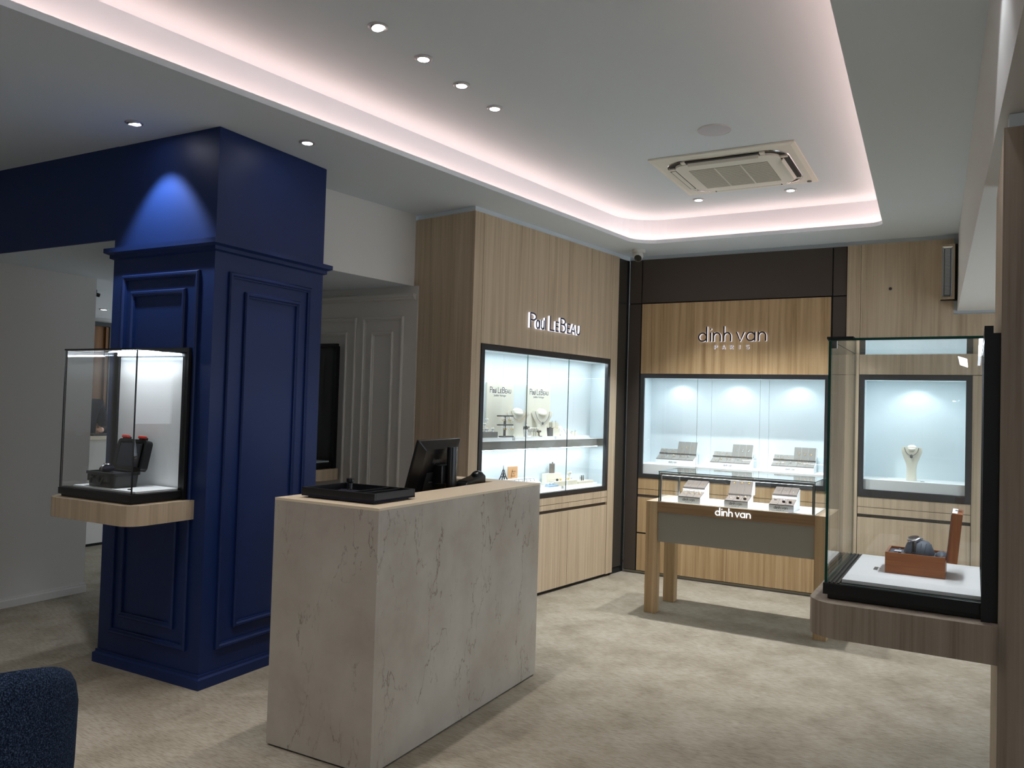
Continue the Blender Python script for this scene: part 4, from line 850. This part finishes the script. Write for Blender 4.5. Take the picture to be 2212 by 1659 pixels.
# ------------------------------------------------------------------ necklace busts
def bust(label, loc, rz, h, w_, lean=.0, mat='cream'):
    t = thing('necklace_bust', label, 'bust', loc, rz)
    prof = [(0, .25, .14, 0), (.12, .24, .13, 0), (.3, .23, .11, .01), (.48, .27, .10, .03), (.64, .38, .10, .045), (.78, .47, .10, .05), (.88, .50, .09, .045), (.945, .46, .08, .035)]
    loops = []
    for z, hx, hy, yo in prof:
        loops.append([(hx * w_ * math.copysign(abs(math.cos(a)) ** .7, math.cos(a)), lean * h * (z * (1.6 - z)) + yo * h * -.4 + hy * h * .55 * math.copysign(abs(math.sin(a)) ** .8, math.sin(a)), z * h) for a in [2 * math.pi * i / 24 for i in range(24)]])
    MB().loft(loops).build('body', mat, t, smooth=True)
    ny = lean * h * .63
    MB(Matrix.Translation((0, ny - .012 * h, .935 * h)) @ Matrix.Rotation(R(34), 4, 'X')).lathe([(.23 * w_, -.035 * h), (.205 * w_, .012 * h), (.19 * w_, .018 * h), (.001, .020 * h)], seg=24).build('neck', mat, t, smooth=True)
    return t, ny
def bust_chain(label, loc, rz, h, w_, ny, mat, drop, pend=True):
    t = thing('necklace', label, 'necklace', loc, rz)
    pts = [(-.33 * w_ * math.cos(R(a)), ny - (.075 + .028 * math.sin(R(a))) * h, (.93 - drop * math.sin(R(a)) ** 1.2) * h) for a in range(0, 181, 15)]
    MB().tube(pts, .0022 * h / .28, 6).build('chain', mat, t, smooth=True)
    if pend: MB().ball((0, ny - .112 * h, (.91 - drop) * h), .012 * h / .28, .005, .016 * h / .28, seg=10, rings=6).build('pendant', mat, t, smooth=True)
    return t
o = (-.197, 7.312, 1.0268)
b_, ny = bust('tall cream necklace bust alone in the single-pane showcase', o, R(-3), .292, .158)
bust_chain('fine silver pendant necklace on the tall cream bust', o, R(-3), .292, .158, ny, 'mid_grey', .22)
t = thing('price_card', 'tiny price strip beside the tall necklace bust', 'card', (-.13, 7.25, 1.0268), R(-3)); MB().box(0, .03, 0, .008, 0, .003).build('card', 'mid_grey', t)

# ------------------------------------------------------------------ Paul LeBeau showcase, upper shelf
PO = (-3.011, 4.921, 0)
def pl(s, y, z): return loc_in(PO, PA, s, y, z)
ZS = 1.2665
for a, b in ((.32, .70), (.74, 1.30), (1.33, 1.86)):
    o = MB().box(0, b - a, 0, .118, 0, .026).build('shelf_riser', 'platform', bevel=.001); o.location = pl(a, .145, ZS); o.rotation_euler = (0, 0, PA)
    tag(o, {.32: 'low white riser block under the earring stand', .74: 'low white riser block under the bracelet holders', 1.33: 'low white riser block under the cream cubes'}[a], 'riser')
ZR = ZS + .0265
for lb, s0 in (('cream Paul LeBeau brand board behind the earring stand', .497), ('cream Paul LeBeau brand board behind the bracelet holders', 1.032)):
    t = thing('brand_board', lb, 'board', pl(s0, .2545, ZR), PA)
    bx('panel', 'cream', t, 0, .345, 0, .016, 0, 1.729 - ZR, .001)
    k = .345 / (1.41 - .675) * .80
    pm = MB()
    for ch, a, b, h in (('P', .675, .765, .122), ('a', .762, .812, .075), ('u', .824, .873, .075), ('l', .876, .898, .098), ('L', .948, 1.020, .122), ('E', 1.034, 1.082, .083), ('B', 1.100, 1.185, .122), ('E', 1.203, 1.254, .083), ('A', 1.257, 1.332, .083), ('U', 1.343, 1.408, .083)):
        for st in CAP[ch]: stroke(pm, [(.034 + (a - .675 + u * (b - a)) * k, .355 + v * h * k * 1.05) for u, v in st], .005, -.0008, -.0002)
    pm.build('print', 'navy', t); text_mesh('Joaillier Horloger', .0225, 'navy', t, (.088, -.0006, .328), 'small_print')
for lb, s0, nl, mt in (('curved cream necklace bust beside the earring stand', .838, 'gold chain necklace on the bust beside the earring stand', 'gold'), ('curved cream necklace bust between the grey ring cubes', 1.175, 'dark beaded necklace on the bust between the grey cubes', 'mid_grey')):
    o = pl(s0, .192, ZR); b_, ny = bust(lb, o, PA - R(30), .228, .20, .10)
    bust_chain(nl, o, PA - R(30), .228, .20, ny, mt, .34 if mt == 'gold' else .42, mt != 'gold')
# earring stand
t = thing('earring_stand', 'grey two-bar earring stand on the white riser', 'earring stand', pl(.640, .178, ZR), PA)
bx('foot', 'taupe_d', t, -.05, .085, -.03, .02, 0, .010, .001); bx('post', 'taupe_d', t, -.009, .009, -.006, .006, .010, .176)
for z in (.10, .172): bx('bar', 'taupe_d', t, -.098, .104, -.008, .004, z - .006, z + .004, .001)
for row, z in ((0, .092), (1, .164)):
    for k in range(6):
        jewel('earring', pl(.640 - .048 + k * .028 - row * .004, .1665, ZR + z), PA, '%s earring on white card on the %s bar of the earring stand' % ('gold' if (k + row) % 3 else 'silver', ('lower', 'upper')[row]), '%s earrings on the %s bar' % ('gold' if (k + row) % 3 else 'silver', ('lower', 'upper')[row]), 'gold' if (k + row) % 3 else 'silver')
# ring cluster at the left
t = thing('display_block', 'grey block under the white ring petals', 'block', pl(.34, .150, ZR), PA); bx('body', 'taupe_l', t, 0, .18, 0, .06, 0, .045, .001)
for k, (a, z, y) in enumerate(((.02, .045, .03), (.055, .045, .02), (.095, .045, .035), (.06, .082, .04), (.085, .118, .04), (.15, .045, .03))):
    t = thing('ring_stand', ('topmost white petal ring holder of the stack on the grey block' if z > .1 else 'middle white petal ring holder of the stack on the grey block' if z > .05 else 'white petal-shaped ring holder with gold ring standing on the grey block'), 'ring stand', pl(.34 + a, .150 + y, ZR + z + .0005), PA, 'petal ring holders' if z < .05 else None)
    MB().lathe([(.014, 0), (.010, .004), (.004, .010), (.006, .018), (.016, .024), (.010, .030), (.001, .032)], seg=10).build('petal', 'platform', t, smooth=True)
    MB().tube([(.008 * math.cos(q), -.006, .026 + .008 * math.sin(q)) for q in [2 * math.pi * i / 12 for i in range(12)]], .0016, 5, True).build('band', 'gold', t, smooth=True)
t = thing('display_block', 'tall pale block standing behind the ring petals', 'block', pl(.335, .218, ZR), PA); bx('body', 'cream', t, 0, .15, 0, .03, 0, .10, .001)
# bracelet holders
def tee(label, s, y, z, h, mat='cream', group=None, wrap='silver'):
    t = thing('bracelet_holder', label, 'bracelet holder', pl(s, y, z), PA, group)
    MB().tube([(.0, .0, .004), (-.004, .0, h * .5), (-.012, 0, h - .01)], .006, 8).build('stem', mat, t, smooth=True)
    MB().cyl((-.036, 0, h - .008), (.018, 0, h - .008), .009, seg=12).build('bar', mat, t, smooth=True)
    bx('foot', mat, t, -.02, .02, -.018, .018, 0, .005)
    MB().tube([(-.012, .014 * math.cos(q), h - .018 + .022 * math.sin(q)) for q in [2 * math.pi * i / 14 for i in range(14)]], .0018, 5, True).build('bracelet', wrap, t, smooth=True)
for s in (.985, 1.022, 1.058): tee('cream T-shaped bracelet holder on the white riser', s, .165, ZR, .075, group='cream bracelet holders on the upper shelf')
tee('taupe T-shaped bracelet holder beside the second bust', 1.096, .164, ZR, .052, 'taupe_d', wrap='gold')
t = thing('bracelet_ramp', 'white ramp with gold bracelets between the bust and T-holders', 'ramp', pl(.915, .150, ZR), PA)
MB().prism([(0, 0), (.05, 0), (.05, .06), (.035, .06)], 0, .055, 'x').build('ramp', 'platform', t)
for k in range(3): MB().tube([(.01 + k * .016, .004 + .035 * q, .010 + .055 * q) for q in (0, .33, .66, 1)], .0022, 5).build('bracelet', 'gold' if k else 'silver', t, smooth=True)
for lb, s, y, h in (('dark grey ring cube behind the T-holders', .985, .225, .082), ('dark grey ring cube next to the cream cubes', 1.262, .175, .072)):
    t = thing('ring_cube', lb, 'ring cube', pl(s, y, ZR), PA); bx('body', 'taupe_d', t, 0, .055, 0, .03, 0, h, .001)
    MB().ball((.028, .015, h + .008), .009, .007, .009, seg=10, rings=6).build('ring', 'silver', t, smooth=True)
t = thing('ring_cube', 'broad cream cube carrying two smaller cream cubes', 'cube', pl(1.315, .175, ZR), PA); bx('body', 'cream', t, 0, .105, 0, .06, 0, .064, .001)
for k, lb in enumerate(('small slanted cream cube with ring, on the bust side of the broad cube', 'small slanted cream cube with ring, on the far side of the broad cube')):
    t = thing('ring_cube', lb, 'cube', pl(1.318 + k * .052, .185, ZR + .0645), PA)
    MB().prism([(0, 0), (.045, 0), (.045, .040), (.032, .055), (0, .055)], 0, .04, 'y').build('body', 'cream', t)
    MB().ball((.02, .02, .062), .008, .007, .009, seg=10, rings=6).build('ring', 'silver', t, smooth=True); MB().ball((.02, -.002, .006), .008, .003, .006, seg=8, rings=5).build('charm', 'gold', t, smooth=True)
for lb, s, sc in (('large white sloping pad with silver chain on the upper shelf', 1.432, 1.0), ('small white sloping pad beyond the large one', 1.535, .72)):
    t = thing('sloping_pad', lb, 'sloping pad', pl(s, .165, ZR), PA)
    MB().prism([(0, 0), (.07 * sc, 0), (.075 * sc, .085 * sc), (.06 * sc, .085 * sc)], 0, .085 * sc, 'x').build('pad', 'platform', t)
    MB().tube([(.02 * sc, .058 * sc, .085 * sc), (.035 * sc, .025 * sc, .040 * sc), (.043 * sc, .012 * sc, .022 * sc), (.052 * sc, .025 * sc, .040 * sc), (.066 * sc, .058 * sc, .085 * sc)], .0016, 5).build('chain', 'silver', t, smooth=True)
for k, s in enumerate((1.625, 1.672)):
    t = thing('ring_cube', 'small cream ring cube with pearl at the far end of the upper shelf', 'cube', pl(s, .18, ZR), PA, 'small end cubes'); bx('body', 'cream', t, 0, .036, 0, .03, 0, .034, .001); MB().ball((.018, .015, .041), .008, seg=10, rings=6).build('ring', 'silver', t, smooth=True)

# ------------------------------------------------------------------ Paul LeBeau showcase, lower floor
ZF = .8385
for a, b, lb in ((.35, 1.34, 'long low white riser at the sign end of the lower showcase'), (1.38, 1.92, 'shorter low white riser under the bracelet blocks')):
    o = MB().box(0, b - a, 0, .17, 0, .024).build('shelf_riser', 'platform', bevel=.001); o.location = pl(a, .085, ZF); o.rotation_euler = (0, 0, PA); tag(o, lb, 'riser')
ZG = ZF + .0245
t = thing('display_block', 'low white block under the tower and the kraft plaque', 'block', pl(.55, .17, ZG), PA); bx('body', 'platform', t, 0, .50, 0, .08, 0, .085, .001)
t = thing('tower_figurine', 'small dark iron lattice tower figurine', 'figurine', pl(.668, .20, ZG + .0855), PA)
for sx in (-1, 1):
    for sy in (-1, 1): MB().tube([(sx * .034, sy * .014, 0), (sx * .022, sy * .010, .022), (sx * .013, sy * .007, .045), (sx * .005, sy * .003, .08)], [.006, .005, .004, .003], 6).build('leg', 'iron', t, smooth=True)
bx('platform', 'iron', t, -.026, .026, -.013, .013, .020, .026); bx('platform', 'iron', t, -.016, .016, -.009, .009, .043, .048); MB().cyl((0, 0, .075), (0, 0, .118), .004, .0008, 8).build('spire', 'iron', t)
t = thing('kraft_plaque', 'kraft brown plaque with handwritten dark lettering', 'plaque', pl(.745, .21, ZG + .0855), PA)
bx('board', 'kraft', t, 0, .125, 0, .010, 0, .098, .001); hw_ = MB()
for z_, x0_, x1_, a_ in ((.058, .046, .100, .004), (.040, .066, .078, .004), (.020, .046, .092, .005)):
    n_ = int((x1_ - x0_) / .0028); stroke(hw_, [(x0_ + (x1_ - x0_) * i / n_, z_ + a_ * math.sin(i * 1.9) * (1 + .4 * math.sin(i * .7))) for i in range(n_ + 1)], .0014, -.0008, -.0002)
hw_.build('handwriting', 'ink', t)
MB().tube([(.036, -.003, .004), (.044, -.003, .040), (.052, -.003, .075)], .0016, 5).build('pen_stroke', 'onyx', t)
t = thing('ring_tray', 'white tray with rows of blue and silver rings', 'ring tray', pl(.66, .10, ZG), PA)
MB().prism([(0, 0), (.065, 0), (.065, .075), (0, .045)], 0, .40, 'x').build('tray', 'platform', t)
for k in range(22):
    MB(Matrix.Translation((.015 + k * .0175, .018 + (k % 3) * .018, .056 + (k % 3) * .008)) @ Matrix.Rotation(R(25), 4, 'Z')).tube([(.0075 * math.cos(q), 0, .0075 * math.sin(q)) for q in [2 * math.pi * i / 10 for i in range(10)]], .0016, 5, True).build('ring', ('silver', 'iron', 'pale_blue')[k % 3], t, smooth=True)
t = thing('display_block', 'cream block behind the low bracelet boxes', 'block', pl(1.27, .20, ZG), PA); bx('body', 'cream', t, 0, .225, 0, .05, 0, .10, .001)
t = thing('ring_cube', 'tall taupe ring pillar on the cream block', 'ring cube', pl(1.365, .215, ZG + .1005), PA); bx('body', 'taupe', t, 0, .05, 0, .025, 0, .085, .001); MB().ball((.03, .012, .095), .010, .008, .010, seg=10, rings=6).build('ring', 'silver', t, smooth=True)
t = thing('jewellery_box', 'low open white and cream tray box with dark ring and trinkets', 'box', pl(1.29, .10, ZG), PA)
bx('body', 'cream_d', t, 0, .32, 0, .085, 0, .040, .001); bx('divider', 'platform', t, .145, .165, -.001, .086, 0, .042)
for k, (x, m_) in enumerate(((.06, 'onyx'), (.11, 'gold'), (.19, 'silver'), (.23, 'gold'), (.27, 'silver'))): MB().ball((x, .04, .050), .016 if k == 0 else .010, .010, .012, seg=10, rings=6).build('trinket', m_, t, smooth=True)
tee('tall cream T-shaped bracelet holder in the lower showcase', 1.62, .19, ZG, .105, wrap='silver')
t = thing('jewellery_box', 'flat cream block with leaning bracelets at the far end below', 'box', pl(1.63, .10, ZG), PA); bx('body', 'cream_d', t, 0, .25, 0, .085, 0, .022, .001)
for k, m_ in enumerate(('silver', 'onyx', 'mid_grey')): MB(Matrix.Translation((.09 + k * .028, .045, .044)) @ Matrix.Rotation(R(30), 4, 'Z')).tube([(.020 * math.cos(q), 0, .022 * math.sin(q)) for q in [2 * math.pi * i / 16 for i in range(16)]], .005, 6, True).build('bracelet', m_, t, smooth=True)
t = thing('jewellery_box', 'flat pale blue enamel box before the long riser', 'box', pl(1.17, .095, ZG), PA); bx('body', 'pale_blue', t, 0, .14, 0, .05, 0, .012, .001)
for k in range(5): MB().ball((.01 + k * .028, .045, .022), .011, .008, .011, seg=8, rings=5).build('trinket', ('silver', 'platform')[k % 2], t, smooth=True)

# ================================================================== ROOM BEHIND, CHAIR, PERSON
t = thing('reception_desk', 'taupe reception desk with pale top beyond the white wall', 'desk', (-7.53, 4.4, 0))
bx('front', 'grey', t, -.03, 0, 0, 3.0, .03, 1.08); bx('plinth', 'gap', t, -.05, -.02, 0, 3.0, 0, .03); bx('top', 'edge_light', t, -.48, .03, -.02, 3.0, 1.08, 1.116, .002); bx('end_panel', 'grey', t, -.46, -.031, 0, .03, 0, 1.08)
t = thing('laptop', 'closed dark laptop lying on the pale reception desk top', 'laptop', (-7.75, 5.05, 1.1165)); bx('base', 'plastic_s', t, 0, .20, 0, .32, 0, .010, .002); bx('lid', 'iron', t, 0, .20, 0, .32, .0105, .016, .002)
t = thing('wall_niche', 'dark framed oak niche in the wall beyond the reception desk', 'niche', (-8.95, 5.0, 0))
bx('back', 'niche_oak', t, .0005, .02, -.6, 1.10, 0, 2.36)
bx('side', 'niche_oak', t, .02, .05, 1.06, 1.098, 0, 2.355); bx('frame_top', 'black', t, .0005, .06, -.6, 1.18, 2.36, 2.41); bx('frame_post', 'black', t, .0005, .06, 1.10, 1.18, 0, 2.36)
t = thing('ceiling_track_spot', 'small black spotlight under the low ceiling by the white wall end', 'spotlight', (-6.50, 4.31, ZL)); MB().cyl((0, 0, 0), (0, 0, -.03), .012).build('stem', 'black', t); MB().cyl((0, -.015, -.038), (.01, .03, -.046), .017, seg=16).build('head', 'black', t, smooth=True)

# tub chair, navy boucle
ch = thing('tub_chair', 'navy boucle tub chair with rounded back beside the counter', 'chair', (-2.27, 1.09, 0), R(-108))
def shell(r0, r1):
    loops = []
    for k in range(25):
        a = R(-35 + 250 * k / 24); e = abs(k - 12) / 12
        top = .885 - .27 * e ** 2.0; L = []
        for u in range(16):
            q = 2 * math.pi * u / 16; rr_ = (r0 + r1) / 2 + (r1 - r0) / 2 * math.cos(q) * (1 if True else 1)
            zz = .30 + (top - .30) * (.5 + .5 * math.copysign(abs(math.sin(q)) ** .45, math.sin(q)))
            flare = 1 + .06 * (zz - .3) / .5
            L.append((rr_ * flare * math.cos(a), rr_ * flare * math.sin(a), zz))
        loops.append(L)
    return MB().loft(loops)
shell(.25, .335).build('backrest', 'boucle', ch, smooth=True)
MB().loft([[(.26 * f * math.cos(q), -.03 + .27 * f * math.sin(q), z) for q in [2 * math.pi * i / 24 for i in range(24)]] for f, z in ((.9, .33), (1, .36), (1, .44), (.92, .47), (.5, .48))]).build('seat', 'boucle', ch, smooth=True)
for sx in (-1, 1):
    for sy in (-1, 1): MB().cyl((sx * .17, sy * .17, .33), (sx * .22, sy * .22, 0), .018, .011, 12).build('leg', 'black', ch, smooth=True)

# person behind the reception desk (mostly hidden by the white wall)
def skin_mesh(name, verts, edges, mat, parent, root=0, sub=2):
    me = bpy.data.meshes.new(name); me.from_pydata([v[0] for v in verts], edges, []); me.update()
    o = bpy.data.objects.new(name, me); COL.objects.link(o); me.materials.append(M[mat])
    if parent: o.parent = parent
    o.modifiers.new('skin', 'SKIN')
    for i, v in enumerate(verts):
        r = v[1]; me.skin_vertices[0].data[i].radius = r if isinstance(r, tuple) else (r, r); me.skin_vertices[0].data[i].use_root = (i == root)
    s = o.modifiers.new('sub', 'SUBSURF'); s.levels = sub; s.render_levels = sub
    for p_ in me.polygons: p_.use_smooth = True
    o.modifiers['skin'].use_smooth_shade = True
    return o
pe = thing('person', 'person in a dark jacket standing behind the reception desk', 'person', (-8.46, 5.50, 0), R(75))
# local: facing -y, x to the person's left/right
V = [((0, 0, .96), (.15, .11)), ((0, 0, 1.10), (.14, .10)), ((0, 0, 1.28), (.16, .11)), ((0, .01, 1.42), (.13, .09)), ((0, .01, 1.50), .055), ((0, 0, 1.57), .052), ((0, -.01, 1.66), (.075, .09)), ((0, 0, 1.74), (.07, .085)),
     ((.17, .01, 1.42), .065), ((.22, .02, 1.20), .050), ((.21, -.10, 1.13), .040), ((.12, -.24, 1.15), .030), ((-.17, .01, 1.42), .065), ((-.22, .02, 1.20), .050), ((-.21, -.10, 1.13), .040), ((-.12, -.24, 1.15), .030),
     ((.09, 0, .86), .09), ((.10, -.01, .48), .062), ((.10, .01, .09), .042), ((.10, -.12, .04), .035), ((-.09, 0, .86), .09), ((-.10, -.01, .48), .062), ((-.10, .01, .09), .042), ((-.10, -.12, .04), .035)]
E_ = [(0, 1), (1, 2), (2, 3), (3, 4), (4, 5), (5, 6), (6, 7), (3, 8), (8, 9), (9, 10), (10, 11), (3, 12), (12, 13), (13, 14), (14, 15), (0, 16), (16, 17), (17, 18), (18, 19), (0, 20), (20, 21), (21, 22), (22, 23)]
body = skin_mesh('body', V, E_, 'skin', pe)
J = [((0, 0, .92), (.175, .13)), ((0, 0, 1.10), (.165, .12)), ((0, 0, 1.28), (.18, .13)), ((0, .01, 1.42), (.145, .105)), ((0, .01, 1.49), .075), ((.18, .01, 1.425), .08), ((.235, .02, 1.20), .066), ((.225, -.10, 1.13), .054), ((.15, -.20, 1.145), .046), ((-.18, .01, 1.425), .08), ((-.235, .02, 1.20), .066), ((-.225, -.10, 1.13), .054), ((-.15, -.20, 1.145), .046)]
skin_mesh('jacket', J, [(0, 1), (1, 2), (2, 3), (3, 4), (3, 5), (5, 6), (6, 7), (7, 8), (3, 9), (9, 10), (10, 11), (11, 12)], 'jacket', pe)
skin_mesh('trousers', [((0, 0, .93), (.16, .12)), ((.09, 0, .84), .105), ((.10, -.01, .48), .078), ((.10, .01, .10), .065), ((-.09, 0, .84), .105), ((-.10, -.01, .48), .078), ((-.10, .01, .10), .065)], [(0, 1), (1, 2), (2, 3), (0, 4), (4, 5), (5, 6)], 'trouser', pe)
MB().ball((0, .025, 1.715), .098, .108, .10, seg=20, rings=12).build('hair', 'hair', pe, smooth=True)
MB().tube([(.045, -.06, 1.50), (.04, -.12, 1.42), (.03, -.145, 1.30)], .006, 6).build('zip', 'speaker', pe, smooth=True)
for sx in (-1, 1):
    for k in range(5):
        b0 = Vector((sx * .105 + sx * (k - 2) * .012, -.265, 1.155)); L_ = (.045, .07, .076, .07, .055)[k]
        d_ = Vector((sx * -.35 if k == 0 else sx * -.15, -1, -.25)).normalized()
        MB().tube([b0, b0 + d_ * L_ * .5, b0 + d_ * L_ + Vector((0, 0, -.012))], [.009, .0085, .007], 8).build('finger', 'skin', body, smooth=True)
